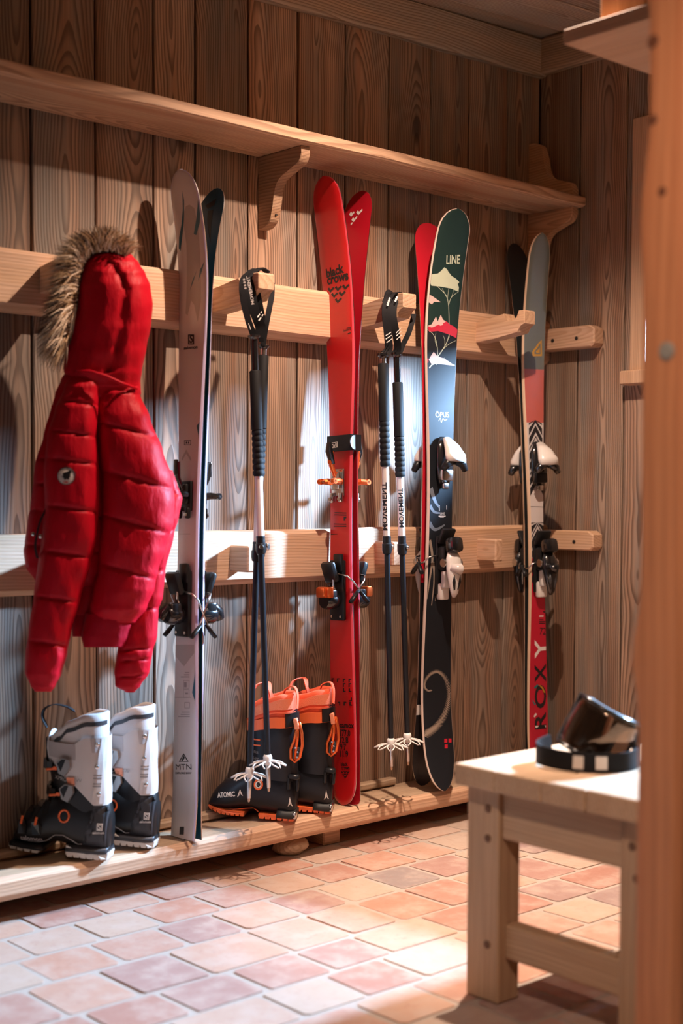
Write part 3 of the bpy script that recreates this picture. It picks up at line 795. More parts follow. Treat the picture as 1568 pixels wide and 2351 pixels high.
def alpine_toe(s, z, shell, wing):
    bm = bmesh.new()
    tube(bm, [s.P(0, 0.006, z+0.060), s.P(0, 0.012, z+0.030), s.P(0, 0.014, z-0.03), s.P(0, 0.010, z-0.075)], [0.014, 0.028, 0.030, 0.020], 14, flat=(1.0, 0.42, (0, 1, 0)))
    t = obj('toe_piece', bm, M['black_gloss'], s.root, smooth=True)
    bm = bmesh.new()
    tube(bm, [s.P(0, 0.022, z+0.055), s.P(0, 0.046, z+0.030), s.P(0, 0.062, z+0.004), s.P(0, 0.066, z-0.014)], [0.014, 0.027, 0.036, 0.034], 16, flat=(1.0, 0.50, (0, 1, 0)))
    obj('toe_shell', bm, M[shell], t, smooth=True)
    for sx in (-1, 1):
        bm = bmesh.new()
        tube(bm, [s.P(sx*0.006, 0.058, z-0.010), s.P(sx*0.028, 0.060, z-0.018), s.P(sx*0.041, 0.056, z-0.036)], [0.012, 0.013, 0.009], 10)
        obj('wing', bm, M[wing], t, smooth=True)
    bm = bmesh.new(); s.box(bm, 0, 0.018, z-0.050, 0.042, 0.022, 0.032, 0.004)
    obj('toe_pedal', bm, M['steel' if shell == 'white_gloss' and wing == 'black' else 'black'], t, autos=40)
    bm = bmesh.new(); s.box(bm, 0, 0.016, z-0.082, 0.020, 0.014, 0.018, 0.004); lathe(bm, [(0.009, 0), (0.009, 0.004)], s.P(0.016, 0.064, z+0.012), (0, -1, 0), 14)
    obj('adjuster', bm, M['steel'], t, autos=40)
    return t
def alpine_heel(s, z, arm, body, lever):
    bm = bmesh.new()
    s.box(bm, 0, 0.006, z-0.01, 0.046, 0.012, 0.17, 0.005); s.box(bm, 0, 0.022, z+0.01, 0.040, 0.030, 0.07, 0.008)
    h = obj('heel_piece', bm, M[body], s.root, autos=40)
    bm = bmesh.new(); s.box(bm, 0.0, 0.060, z+0.050, 0.046, 0.040, 0.045, 0.012, Rx(-0.2))
    obj('heel_cup', bm, M['black_gloss'], h, autos=40)
    bm = bmesh.new()
    tube(bm, [s.P(0, 0.052, z+0.030), s.P(0, 0.058, z+0.012), s.P(0, 0.064, z-0.020), s.P(0, 0.066, z-0.055), s.P(0, 0.066, z-0.088), s.P(0, 0.064, z-0.100)], [0.016, 0.025, 0.028, 0.022, 0.013, 0.006], 16, flat=(1.0, 0.55, (0, 1, 0)))
    tube(bm, [s.P(-0.02, 0.070, z-0.014), s.P(0, 0.088, z-0.018), s.P(0.02, 0.070, z-0.014)], [0.008, 0.017, 0.008], 10)
    hl = obj('heel_lever', bm, M[lever], h, smooth=True)
    for sx in (-1, 1):
        bm = bmesh.new(); tube(bm, [s.P(sx*0.010, 0.0745, z-0.036), s.P(sx*0.010, 0.0745, z-0.056), s.P(sx*0.006, 0.0725, z-0.078)], [0.003, 0.0055, 0.003], 8)
        obj('vent', bm, M['black' if lever == 'white_gloss' else 'buckle_dark'], hl, smooth=True)
    for sx in (-1, 1):
        bm = bmesh.new(); lathe(bm, [(0.012, -0.003), (0.013, 0.0), (0.012, 0.003)], s.P(sx*0.030, 0.050, z-0.002), (1, 0, 0), 18)
        obj('pivot', bm, M['steel'], h, autos=40)
    bm = bmesh.new(); s.box(bm, 0, 0.014, z-0.085, 0.034, 0.02, 0.05, 0.006); s.box(bm, 0.0, 0.028, z-0.05, 0.028, 0.02, 0.05, 0.006)
    obj('track', bm, M[arm], h, autos=40)
    bm = bmesh.new(); s.box(bm, 0, 0.026, z+0.075, 0.05, 0.012, 0.05, 0.006, Rx(0.5))
    obj('brake_pad', bm, M['black'], h, autos=40)
    return h

# ------------------------------------------------ white touring pair (edge on to the wall)
M['w_top'] = gloss('pearl white topsheet', (0.58, 0.54, 0.53), 0.34, 0.35)
M['w_band'] = plain('warm grey topsheet band', (0.38, 0.34, 0.32), 0.4, coat=0.3, vary=0.02)
M['w_side'] = gloss('lilac white sidewall', (0.58, 0.52, 0.74), 0.3, 0.4)
M['w_base'] = plain('dark teal ski base', (0.010, 0.075, 0.115), 0.35, vary=0.02)
M['teal'] = plain('petrol blue print', (0.012, 0.10, 0.15), 0.4, coat=0.4, vary=0.0)
wo = [(0, 0.100), (0.10, 0.104), (0.75, 0.083), (1.42, 0.122), (1.75, 0.108)]
WF, WT = (1.979, -0.1525, 0.1138), (2.0467, -0.105, 1.70)
A = Ski('touring_ski', 'pearl white touring ski with blue brush marks beside the red jacket, topsheet showing', WF, WT, -PI/2, 1.655, wo, 0.050, 0.006, 0.001, [M['w_top'], M['w_side'], M['w_base'], M['edge']], thick=0.0095, tip_round=0.075, base_gap=0.002)
B = Ski('touring_ski', 'white touring ski turned to the plank wall, dark blue base at its tip', (WF[0]+0.004, WF[1], WF[2]), (WT[0]+0.004, WT[1], WT[2]), -PI/2, 1.63, wo, 0.052, 0.006, 0.001, [M['w_top'], M['w_side'], M['w_base'], M['edge']], thick=0.0095, tip_round=0.075, front=False, base_gap=0.002)
for s in (A, B):
    zt = A.loc(422, 1140)[1]; zh = A.loc(418, 1385)[1]
    tech_toe(s, zt, 'black_gloss', 'black'); tech_heel(s, zh, 'black_gloss'); brake(s, zh+0.03, zh-0.07)
A.decal('graphic', [[(424, 486), (428, 474), (436, 470), (447, 478), (455, 520), (460, 580), (462, 640), (462, 690), (455, 740), (447, 700), (440, 690), (432, 725), (427, 720), (430, 640), (429, 560), (423, 520)]], M['w_band'], label='grey mountain band on the topsheet', h=0.0002)
A.decal('graphic', [[(418, 1052), (429, 1032), (440, 1052), (440, 1060), (429, 1042), (418, 1060)], [(412, 1225), (438, 1225), (438, 1227), (412, 1227)], [(400, 1480), (446, 1480), (446, 1500), (424, 1530), (402, 1505)], [(402, 1600), (440, 1600), (440, 1602), (402, 1602)]], M['w_band'], h=0.0003)
A.decal('brush_mark', [[(420, 438), (424, 460), (424, 500), (420, 540), (415, 577), (411, 570), (412, 545), (418, 515), (421, 480)],
    [(455, 458), (466, 480), (465, 490), (457, 520), (452, 540), (446, 538), (452, 500)], [(470, 600), (463, 628), (456, 645), (460, 620)], [(453, 620), (446, 645), (437, 668), (443, 645)],
    [(466, 895), (473, 880), (474, 905), (466, 915)], [(452, 978), (460, 968), (463, 1010), (456, 1000)], [(442, 1590), (449, 1540), (452, 1570), (448, 1610)]], M['teal'], label='petrol blue brush marks')
bm = bmesh.new()
def frame_poly(u0, v0, u1, v1, t):
    return [[(u0, v0), (u1, v0), (u1, v0+t), (u0, v0+t)], [(u0, v1-t), (u1, v1-t), (u1, v1), (u0, v1)], [(u0, v0+t), (u0+t, v0+t), (u0+t, v1-t), (u0, v1-t)], [(u1-t, v0+t), (u1, v0+t), (u1, v1-t), (u1-t, v1-t)]]
A.decal('emblem', frame_poly(433, 768, 447, 791, 2.6), M['black_print'])
A.text('lettering', 'S', 436, 787, 444.5, 786.5, 0.020, M['black_print'], bold=0.03)
A.text('lettering', 'salomon', 423, 803, 454.5, 800, 0.008, M['black_print'], bold=0.03)
A.decal('emblem', frame_poly(424, 1011, 440, 1022, 1.3)+[[(428, 1014), (431, 1014), (431, 1019), (428, 1019)], [(433, 1014), (436, 1014), (436, 1019), (433, 1019)]], M['black_print'])
A.text('lettering', 'MTN', 405, 1767, 441, 1767, 0.014, M['black_print'])
A.text('lettering', 'EXPLORE RAW', 404, 1777, 441, 1777, 0.005, M['black_print'], bold=0.02)
A.decal('emblem', [[(423, 1729), (434.5, 1749), (432, 1749), (423, 1733)], [(423, 1729), (423, 1733), (414, 1749), (411.5, 1749)], [(414, 1747.5), (432, 1747.5), (432, 1749), (414, 1749)], [(423, 1734), (426, 1740), (421, 1747), (418, 1747)]], M['black_print'])
A.decal('emblem', [[(414, 1898), (424, 1898), (423, 1916), (413, 1916)]], M['black_print'])
A.text('lettering', 'MTN 88', 404, 1931, 424, 1930, 0.005, M['grey_print'], bold=0.02)
for k, (v, a, b) in enumerate(((1543, 426, 436), (1548, 424, 436), (1553, 416, 436), (1634, 418, 437), (1639, 416, 437), (1644, 410, 437))):
    A.decal('small_print', [[(a, v), (b, v), (b, v+2.2), (a, v+2.2)]], M['grey_print'])
A.decal('small_print', frame_poly(422, 1562, 436, 1582, 1)+frame_poly(422, 1583, 436, 1602, 1)+[[(424, 1566), (430, 1566), (430, 1578), (424, 1578)], [(427, 1590), (433, 1590), (433, 1594), (427, 1594)]]+frame_poly(425, 1612, 437, 1626, 1.2), M['grey_print'])

# ------------------------------------------------ red pair, strapped together
M['r_top'] = plain('signal red topsheet', (0.56, 0.010, 0.013), 0.34, coat=0.45, vary=0.02)
M['r_side'] = plain('pinkish red sidewall', (0.62, 0.06, 0.09), 0.4, vary=0.03)
M['r_base'] = plain('crimson ski base', (0.42, 0.006, 0.018), 0.35, vary=0.02)
ro = [(0, 0.098), (0.12, 0.105), (0.80, 0.085), (1.50, 0.122), (1.78, 0.112)]
RF, RTp = (2.5246, -0.141, 0.1138), (2.5578, -0.082, 1.62)
rm = [M['r_top'], M['r_side'], M['r_base'], M['edge']]
C_ = Ski('freeride_ski', 'bright red ski with black lettering, topsheet showing, strapped to its twin', RF, RTp, -PI/2, 1.722, ro, 0.062, 0.004, 0.004, rm, thick=0.0095, tip_round=0.07, tail_round=0.07, base_gap=0.003, contact=(0.08, 0.66))
D_ = Ski('freeride_ski', 'red ski behind the lettered red one, white chevrons on its base tip', (RF[0]+0.004, RF[1], RF[2]), (RTp[0]+0.004, RTp[1], RTp[2]), -PI/2, 1.705, ro, 0.062, 0.004, 0.004, rm, thick=0.0095, tip_round=0.07, tail_round=0.012, front=False, base_gap=0.003, contact=(0.08, 0.66))
for s in (C_, D_):
    zt = C_.loc(780, 1108)[1]; zh = C_.loc(775, 1355)[1]
    tech_toe(s, zt, 'orange_metal', 'steel'); tech_heel(s, zh, 'orange_metal'); brake(s, zh+0.045, zh-0.02)
C_.text('lettering', 'black', 751, 638, 791, 625, 0.0, M['black_print'], bold=0.035)
C_.text('lettering', 'crows', 752.5, 654, 801, 641, 0.0, M['black_print'], bold=0.035)
def chev(cu, cv, k, sh=0.0):
    """one bird shaped chevron"""
    return [(cu-8*k, cv-6*k-sh*-8*k), (cu-3.4*k, cv-10*k-sh*-3*k), (cu-0.5*k, cv-4*k), (cu+6.5*k, cv-11*k-sh*6*k), (cu+10*k, cv-8*k-sh*10*k), (cu-0.5*k, cv+3*k)]
def flock(u, v, k, sl=-0.20, dx=17, dy=14):
    out = []
    for r, n_ in enumerate((3, 2, 1)):
        for i in range(n_):
            x = (i-(n_-1)/2)*dx*k; out.append(chev(u+x, v+r*dy*k+sl*x, k*0.95))
    return out
C_.decal('bird_emblem', flock(777, 666, 1.0), M['black_print'])
C_.text('small_print', 'freebird', 790, 762, 806, 757, 0.0, M['black_print'], bold=0.02)
C_.decal('small_print', [[(796, 753), (806, 750), (806, 751.5), (796, 754.5)], [(799, 765), (806, 763), (806, 765), (799, 767)]], M['black_print'])
for v0, a, b in ((1176, 769, 796), (1181, 768, 796), (1202, 767, 796), (1207, 767, 796)):
    C_.decal('small_print', [[(a, v0), (b, v0+0.5), (b, v0+2.7), (a, v0+2.2)]], M['black_print'])
C_.decal('small_print', [[(790, 1186), (796, 1186), (796, 1190), (793, 1190), (793, 1196), (790, 1196)], [(760, 1226.5), (776, 1225), (776, 1226.8), (760, 1228.2)]], M['black_print'])
def L4(u, v, rx, ry, a=6.2, t=2.6): return [(u, v), (u+rx*a, v), (u+rx*a, v+ry*t), (u+rx*t, v+ry*t), (u+rx*t, v+ry*a*1.4), (u, v+ry*a*1.4)]
sq = []
for u, v, rx, ry in ((762, 1557, 1, 1), (762, 1568, 1, 1), (774.5, 1557, 1, 1), (788, 1558, 1, 1), (788, 1568.5, 1, 1), (788.5, 1588.5, 1, -1), (801, 1558, 1, 1), (801, 1568.5, 1, 1), (801.5, 1589, 1, -1),
                    (763.5, 1609, 1, -1), (770, 1620, -1, -1), (782.5, 1611, -1, 1), (790, 1611, 1, 1), (808.5, 1610, -1, -1), (803, 1620, 1, -1)):
    sq.append(L4(u, v, rx, ry))
C_.decal('block_lettering', sq, M['black_print'])
C_.text('lettering', 'camox', 781.5, 1670, 814, 1671.5, 0.0, M['black_print'], bold=0.03)
for st, v, u1 in (('177.0', 1690, 805.5), ('12.8', 1706, 801), ('9.7', 1721.5, 796.5), ('11.9', 1737.5, 801)):
    C_.text('lettering', st, 782.5, v-0.5, u1, v, 0.017, M['black_print'], bold=0.02)
C_.decal('small_print', [[(782, 1673), (793, 1673), (793, 1675), (782, 1675)], [(768, 1665), (778, 1665), (778, 1667), (768, 1667)], [(768, 1686), (777, 1686), (777, 1688), (768, 1688)], [(768, 1701), (772, 1701), (772, 1703), (768, 1703)], [(768, 1716.5), (777, 1716.5), (777, 1718.5), (768, 1718.5)], [(768, 1732), (773, 1732), (773, 1734), (768, 1734)]], M['black_print'])
C_.text('lettering', 'black', 784, 1758, 799.5, 1758, 0.0, M['black_print'], bold=0.03)
C_.text('lettering', 'crows', 784.5, 1766, 804, 1766.5, 0.0, M['black_print'], bold=0.03)
C_.decal('bird_emblem', flock(793.5, 1774, 0.40, 0.0, 16, 14), M['black_print'])
# chevrons on the visible base of the twin
def base_decal(s, name, polys, mat):
    bm = bmesh.new()
    for pl in polys:
        vs = []
        for u, v in pl:
            o = 0.03
            for _ in range(8):
                p = s.Mi @ hit(u, v, s.M @ Vector((0, -o, 0)), s.n); o = s.off(max(0, min(s.L, p.z)))
            vs.append(bm.verts.new((p.x, -o+0.0006, p.z)))
        bm.faces.new(vs)
    return obj(name, bm, mat, s.root)
base_decal(D_, 'bird_emblem', [[(802, 492), (806, 486), (809, 489), (813, 485), (814, 489), (806, 498)], [(818, 488), (822, 483), (825, 486), (832, 479), (833, 483), (823, 494)],
    [(807, 505), (811, 499), (814, 502), (820, 495), (821, 499), (812, 510)], [(805, 514), (809, 510), (810, 513), (806, 518)]], M['white_print'])
base_decal(B, 'emblem', [[(472, 472), (494, 458), (497, 456), (493, 470), (478, 480)], [(478, 484), (490, 482), (485, 520), (484, 560), (480, 540), (476, 505)]], M['black_print'])
# ski strap: a thing of its own wrapped round both red skis
zs_ = C_.loc(780, 1018)[1]; ws_ = C_.half(zs_)+0.003; yt = C_.off(zs_)+C_.th(zs_)+0.004
strap = thing('ski_strap', 'black strap with a white boxed word wrapped round the red skis', 'strap', mat=C_.M @ Matrix.Translation((0, 0, zs_)))
bm = bmesh.new(); r_ = 0.006; ring = []
yb = -yt-0.004
for cx, cyy, a0 in ((ws_-r_, yt-r_, 0), (-ws_+r_, yt-r_, 90), (-ws_+r_, yb+r_, 180), (ws_-r_, yb+r_, 270)):
    for k in range(5):
        a = math.radians(a0+90*k/4); ring.append((cx+r_*math.cos(a), -(cyy+r_*math.sin(a))))
n = len(ring); hh = 0.022; vv = []
for t_ in (0.0, 0.0022):
    for z in (-hh, hh):
        vv.append([bm.verts.new((x*(1+t_/0.05), y*(1+t_/0.02), z)) for x, y in ring])
for a, b in ((0, 1), (3, 2), (1, 3), (2, 0)):
    for k in range(n): bm.faces.new((vv[a][k], vv[a][(k+1) % n], vv[b][(k+1) % n], vv[b][k]))
obj('band', bm, M['black_soft'], strap, autos=40)
M['strap_grey'] = plain('blue grey rubber', (0.17, 0.19, 0.23), 0.5)
bm = bmesh.new(); pts = []
for k in range(13): a = PI/2+PI*k/12; pts.append((-0.002+0.018*math.cos(a), 0.020*math.sin(a)))
prism(bm, [(p[0]-0.004, p[1]) for p in pts], ws_+0.003, ws_+0.006, 'YZ')
obj('velcro_tab', bm, M['strap_grey'], strap, label='grey rounded strap end')
class Flat:
    pass
def strap_xy(u, v):
    p = (C_.M @ Matrix.Translation((0, 0, zs_))).inverted() @ hit(u, v, C_.M @ Vector((0, -yt-0.002, 0)), C_.n); return p.x, p.z
def strap_poly(name, polys, mat):
    bm = bmesh.new()
    for pl in polys: bm.faces.new([bm.verts.new((x, -yt-0.0026, z)) for x, z in (strap_xy(*p) for p in pl)])
    return obj(name, bm, mat, strap)
strap_poly('word_box', [[(752.5, 1018), (775.5, 1014), (775.5, 1015.5), (752.5, 1019.5)], [(752.5, 1029), (775.5, 1025.5), (775.5, 1027), (752.5, 1030.5)], [(774, 1015.5), (775.5, 1014), (775.5, 1027), (774, 1026)]], M['white_print'])
bm = text_bm('FACTION', bold=0.03); a = Vector(strap_xy(773.5, 1018)); b = Vector(strap_xy(746, 1023)); d = (b-a); Lw = d.length; d.normalize(); nr = Vector((-d.y, d.x))
xs = [v.co.x for v in bm.verts]; k = Lw/(max(xs)-min(xs))
for v in bm.verts:
    p = a+d*(v.co.x-min(xs))*k+nr*v.co.y*k*1.15; v.co = Vector((max(p.x, -ws_), -yt-0.0026, p.y))
obj('lettering', bm, M['white_print'], strap)

# ------------------------------------------------ black and green park pair, facing the room
M['l_top'] = plain('satin black topsheet', (0.010, 0.012, 0.016), 0.58, coat=0.0, spec=0.20, vary=0.03)
M['l_green'] = plain('dark pine green topsheet', (0.012, 0.030, 0.026), 0.65, coat=0.0, spec=0.15, vary=0.05)
M['l_side'] = plain('cream sidewall', (0.66, 0.53, 0.46), 0.5, vary=0.03)
M['l_base'] = plain('red ski base', (0.50, 0.010, 0.025), 0.4, vary=0.03)
lo = [(0, 0.098), (0.14, 0.114), (0.85, 0.092), (1.48, 0.126), (1.75, 0.116)]
LF, LT = (2.862, -0.150, 0.1138), (2.905, -0.122, 1.62)
lm = [M['l_top'], M['l_side'], M['l_base'], M['edge'], M['l_green'], M['black_print'], M['white_print']]
LBZ = [(0, 5), (0.215, 6), (0.245, 5), (0.60, 2)]
E_ = Ski('park_ski', 'wide black and dark green ski with tree print facing the room', LF, LT, -0.116, 1.672, lo, 0.070, 0.045, 0.004, lm, zones=[(1.33, 4)], base_zones=LBZ, thick=0.0105, tip_round=0.07, tail_round=0.10, base_gap=0.003, contact=(0.20, 0.74))
G_ = Ski('park_ski', 'red-based ski hidden behind the black and dark green one', (LF[0], LF[1]+0.004, LF[2]), (LT[0], LT[1]+0.004, LT[2]), -0.116, 1.655, lo, 0.050, 0.040, 0.004, lm, base_zones=LBZ, thick=0.0105, tip_round=0.07, tail_round=0.10, front=False, base_gap=0.003, contact=(0.20, 0.74))
G_.hs = 0.66
for s in (E_, G_):
    zt = E_.loc(1020, 1052)[1]; zh = E_.loc(1022, 1290)[1]
    alpine_toe(s, zt, 'white_gloss', 'black'); alpine_heel(s, zh, 'white_gloss', 'black', 'white_gloss'); brake(s, zh+0.02, zh-0.022)
M['pale'] = plain('pale green print', (0.50, 0.56, 0.42), 0.5, vary=0.15)
M['pinkish'] = plain('pale pink print', (0.62, 0.45, 0.42), 0.5, vary=0.15)
M['crimson'] = plain('crimson print', (0.50, 0.012, 0.035), 0.45, vary=0.1)
M['fog'] = plain('foggy grey print', (0.16, 0.19, 0.23), 0.45, vary=0.3)
M['bone'] = plain('bone coloured print', (0.30, 0.24, 0.19), 0.5, vary=0.12)
def stroke(s, name, pts, w, mat, taper=1.0):
    """a drawn line on the topsheet, pts in photo coordinates, w in metres"""
    P = [Vector((*s.loc(*p), 0)) for p in pts]; P = catmull(P, 6); polys = []; m = len(P)
    L, R_ = [], []
    for i, p in enumerate(P):
        t = (P[min(i+1, m-1)]-P[max(i-1, 0)]).normalized(); nr = Vector((-t.y, t.x, 0)); ww = w*lerp(1, taper, i/(m-1))/2
        L.append(p+nr*ww); R_.append(p-nr*ww)
    for i in range(m-1): polys.append([L[i].xy, L[i+1].xy, R_[i+1].xy, R_[i].xy])
    return s.decal(name, [[tuple(q) for q in pl] for pl in polys], mat, local=True)
tw = M['pale']
for pts, w_ in (([(1030, 775), (1030, 735), (1029, 700)], .0026), ([(1029, 702), (1024, 680), (1010, 664), (1000, 655)], .0018), ([(1029, 700), (1036, 682), (1052, 670)], .0018), ([(1024, 682), (1018, 670), (1014, 662)], .0014), ([(1026, 686), (1028, 672), (1029, 662)], .0014), ([(1034, 686), (1038, 676), (1040, 664)], .0014),
                ([(985, 845), (1000, 825), (1022, 792), (1030, 770)], .0034), ([(1004, 818), (1002, 790), (994, 768), (978, 755)], .0020), ([(1004, 800), (998, 782), (1000, 764)], .0014), ([(1016, 802), (1030, 790), (1046, 782)], .0016), ([(1020, 796), (1020, 780), (1016, 770)], .0014), ([(992, 838), (1010, 832), (1044, 838)], .0014), ([(1000, 838), (1008, 826), (1020, 822)], .0012)):
    stroke(E_, 'branch', pts, w_, tw, 0.6)
E_.decal('treetop', [[(980, 645), (983, 632), (990, 630), (1005, 628), (1012, 622), (1019, 614), (1022, 616), (1026, 619), (1028, 624), (1033, 630), (1036, 634), (1046, 640), (1054, 648), (1050, 652), (1053, 660), (1052, 670), (1036, 663), (1010, 658), (990, 656), (984, 650)]], M['pale'])
E_.decal('treetop', [[(980, 676), (992, 680), (1011, 694), (996, 693), (991, 699), (981, 694)], [(978, 748), (990, 745), (1000, 727), (1004, 738), (1011, 723), (1016, 734), (1022, 738), (1028, 742), (1010, 748), (990, 752)], [(984, 826), (990, 815), (995, 808), (1003, 818), (1020, 824), (1044, 840), (1010, 836), (990, 836)]], M['pinkish'])
E_.decal('treetop', [[(978, 750), (1000, 748), (1024, 738), (1032, 745), (1042, 750), (1050, 757), (1047, 776), (1030, 768), (1005, 760), (985, 762)], [(981, 640), (986, 638), (986, 650), (981, 652)], [(980, 824), (983, 822), (983, 832), (980, 833)]], M['crimson'])
E_.text('lettering', 'LINE', 1023.5, 606, 1055, 605, 0.024, M['pale'], bold=0.02)
E_.text('lettering', 'ÖPUS', 999, 958, 1030, 958, 0.0, M['white_print'])
stroke(E_, 'signature', [(1006, 967), (1010, 960), (1012, 970), (1016, 961), (1020, 965), (1026, 962)], .0012, M['white_print'])
E_.text('lettering', 'LINE', 1009.5, 1182, 1020, 1182, 0.007, M['white_print'])
E_.decal('small_print', [[(1006, 1184), (1022, 1184), (1022, 1186), (1006, 1186)], [(1009, 1187), (1018, 1187), (1018, 1188), (1009, 1188)], [(1007, 1160), (1008.5, 1160), (1008.5, 1174), (1007, 1174)], [(1024, 1160), (1025, 1160), (1025, 1170), (1024, 1170)]], M['white_print'])
# ghostly hair and foliage print by the heel
for pts, w_, m_ in (([(988, 1120), (998, 1150), (1008, 1166)], .016, 'fog'), ([(986, 1160), (996, 1175), (1010, 1178)], .012, 'fog'), ([(985, 1200), (998, 1216), (1020, 1205)], .014, 'fog'), ([(986, 1240), (992, 1280), (986, 1330), (980, 1375)], .010, 'bone'), ([(994, 1290), (996, 1330), (990, 1390)], .008, 'bone'), ([(1000, 1300), (1003, 1350), (998, 1380)], .006, 'bone')):
    stroke(E_, 'hair_print', pts, w_, M[m_], 0.3)
# plaited rope curl
cl = catmull([Vector((u, v, 0)) for u, v in ((966, 1690), (978, 1684), (990, 1676), (1002, 1666), (1014, 1650), (1024, 1630), (1030, 1606), (1030, 1584), (1024, 1562), (1014, 1548), (1002, 1542), (990, 1546), (980, 1556), (974, 1570), (976, 1580), (983, 1586), (990, 1584))], 5)
polys = []; m_ = len(cl)
for i in range(0, m_-1):
    t = i/(m_-1); p = cl[i]; tg = (cl[min(i+1, m_-1)]-cl[max(i-1, 0)]).normalized(); nr = Vector((-tg.y, tg.x, 0))
    w_ = lerp(30, 5, t**0.75); a_ = (tg*0.75+nr*0.65).normalized(); b_ = Vector((-a_.y, a_.x, 0)); th_ = 1.25 if t < .4 else 0.95
    polys.append([tuple((p+a_*w_*0.62).xy), tuple((p+b_*th_).xy), tuple((p-a_*w_*0.62).xy), tuple((p-b_*th_).xy)])
E_.decal('rope_print', polys, M['bone'])
E_.decal('square_mark', [[(1019, 1696), (1026, 1696), (1026, 1705), (1019, 1705)], [(1029, 1695.5), (1036, 1695.5), (1036, 1704.5), (1029, 1704.5)], [(1020, 1709), (1027, 1709), (1027, 1718), (1020, 1718)]], M['crimson'])

# ------------------------------------------------ grey, coral and red pair at the corner
M['x_grey'] = plain('grey green topsheet', (0.115, 0.125, 0.105), 0.4, coat=0.3, vary=0.02)
M['x_coral'] = plain('coral topsheet', (0.42, 0.095, 0.075), 0.4, coat=0.3, vary=0.02)
M['x_red'] = plain('raspberry topsheet', (0.42, 0.008, 0.028), 0.4, coat=0.3, vary=0.02)
M['x_white'] = plain('white topsheet', (0.55, 0.50, 0.48), 0.4, coat=0.3, vary=0.02)
M['x_side'] = plain('blond wood sidewall', (0.66, 0.48, 0.33), 0.5, vary=0.05)
M['x_base'] = plain('black ski base', (0.012, 0.014, 0.014), 0.4)
M['mustard'] = plain('mustard print', (0.42, 0.22, 0.02), 0.5)
xo = [(0, 0.074), (0.12, 0.078), (0.72, 0.054), (1.38, 0.086), (1.70, 0.080)]
XF, XT = (3.3117, -0.166, 0.1138), (3.3042, -0.123, 1.62)
xm = [M['x_red'], M['x_side'], M['x_base'], M['edge'], M['x_white'], M['x_coral'], M['x_grey']]
H_ = Ski('piste_ski', 'narrow ski in grey, coral and raspberry red by the room corner', XF, XT, -0.25, 1.655, xo, 0.060, 0.004, 0.003, xm, thick=0.0135, tip_round=0.085, tail_round=0.015, base_gap=0.002, contact=(0.08, 0.70),
         zones=[(0.66, 4), (1.08, 5), (1.245, 6)])
I_ = Ski('piste_ski', 'dark-based ski hidden behind the grey, coral and red one', (XF[0], XF[1]+0.004, XF[2]), (XT[0], XT[1]+0.004, XT[2]), -0.25, 1.65, xo, 0.075, 0.004, 0.003, xm, thick=0.0135, tip_round=0.085, tail_round=0.015, front=False, base_gap=0.002, contact=(0.08, 0.70), zones=[(0.66, 4), (1.08, 5), (1.245, 6)])
I_.hs = 0.72
for s in (H_, I_):
    zt = H_.loc(1230, 1060)[1]; zh = H_.loc(1230, 1290)[1]
    alpine_toe(s, zt, 'white_gloss', 'black_gloss'); alpine_heel(s, zh, 'white_gloss', 'black', 'black_gloss'); brake(s, zh+0.0, zh-0.03)
def rel_poly(cx, cz, pts): return [(cx+x, cz+z) for x, z in pts]
def chevron_pattern(s, z0, z1):
    """black pointed bands across the white part"""
    pol = []; w = 0.025; per = 0.078; z = z0
    while z < z1-0.01:
        for a, b in ((0.0, 0.022), (0.030, 0.052), (0.062, 0.068)):
            for sg in (-1, 1):
                q = [(0, z+a+0.040), (0, z+b+0.040), (sg*w, z+b), (sg*w, z+a)]
                pol.append([(x, min(max(zz, z0), z1)) for x, zz in q])
        z += per
    s.decal('chevron_print', pol, M['black_print'], local=True)
zq = lambda v: H_.loc(1230, v)[1]
chevron_pattern(H_, zq(1138), zq(964)); chevron_pattern(H_, zq(1340), zq(1200))
H_.decal('line_print', [[(-0.026, zq(1163)), (0.026, zq(1165)), (0.026, zq(1165)+.0012), (-0.026, zq(1163)+.0012)]], M['black_print'], local=True)
H_.decal('emblem', [[(1243, 780), (1244, 818), (1222, 818), (1221, 808), (1226, 800), (1229, 797), (1233, 790)]], M['mustard'])
H_.decal('emblem', [[(1240, 787), (1240, 813), (1226, 813), (1226, 807), (1232, 800), (1236, 793)]], M['x_grey'], h=0.0008)
H_.decal('emblem', [[(1238, 798), (1238, 811), (1230, 811), (1229, 806), (1233, 804)]], M['mustard'], h=0.0012)
H_.text('lettering', '72', 1238, 1457, 1252, 1457, 0.022, M['black_print'])
H_.decal('small_print', [[(1237, 1422), (1247, 1422), (1247, 1424), (1237, 1424)], [(1237, 1426), (1252, 1426), (1252, 1428), (1237, 1428)], [(1237, 1430), (1251, 1430), (1251, 1432), (1237, 1432)]], M['black_print'])
H_.decal('small_print', [[(1237, 1413), (1247, 1413), (1247, 1416), (1237, 1416)]], M['white_print'])
H_.decal('emblem', [[(1247, 1402), (1250, 1404), (1252, 1402), (1251, 1405), (1248.5, 1407), (1246, 1404)]], M['black_print'])
for ch, v0, v1, mt in (('Y', 1510, 1467, 'white_print'), ('X', 1565, 1523, 'black_print'), ('O', 1625, 1571, 'black_print'), ('R', 1672, 1634, 'black_print')):
    H_.text('lettering', ch, 1252.5, v0, 1252, v1, 0.042, M[mt], bold=0.022)
M['letter_teal'] = plain('teal print', (0.02, 0.14, 0.14), 0.5)
H_.decal('letter_patch', [[(1225, 1578), (1232, 1571), (1236, 1573), (1227, 1582)], [(1222, 1605), (1225, 1612), (1229, 1617), (1227, 1619), (1222, 1612)]], M['letter_teal'], h=0.0010)
H_.decal('letter_patch', [[(1238, 1572), (1246, 1578), (1251, 1590), (1248, 1591), (1243, 1581), (1238, 1576)]], M['mustard'], h=0.0010)
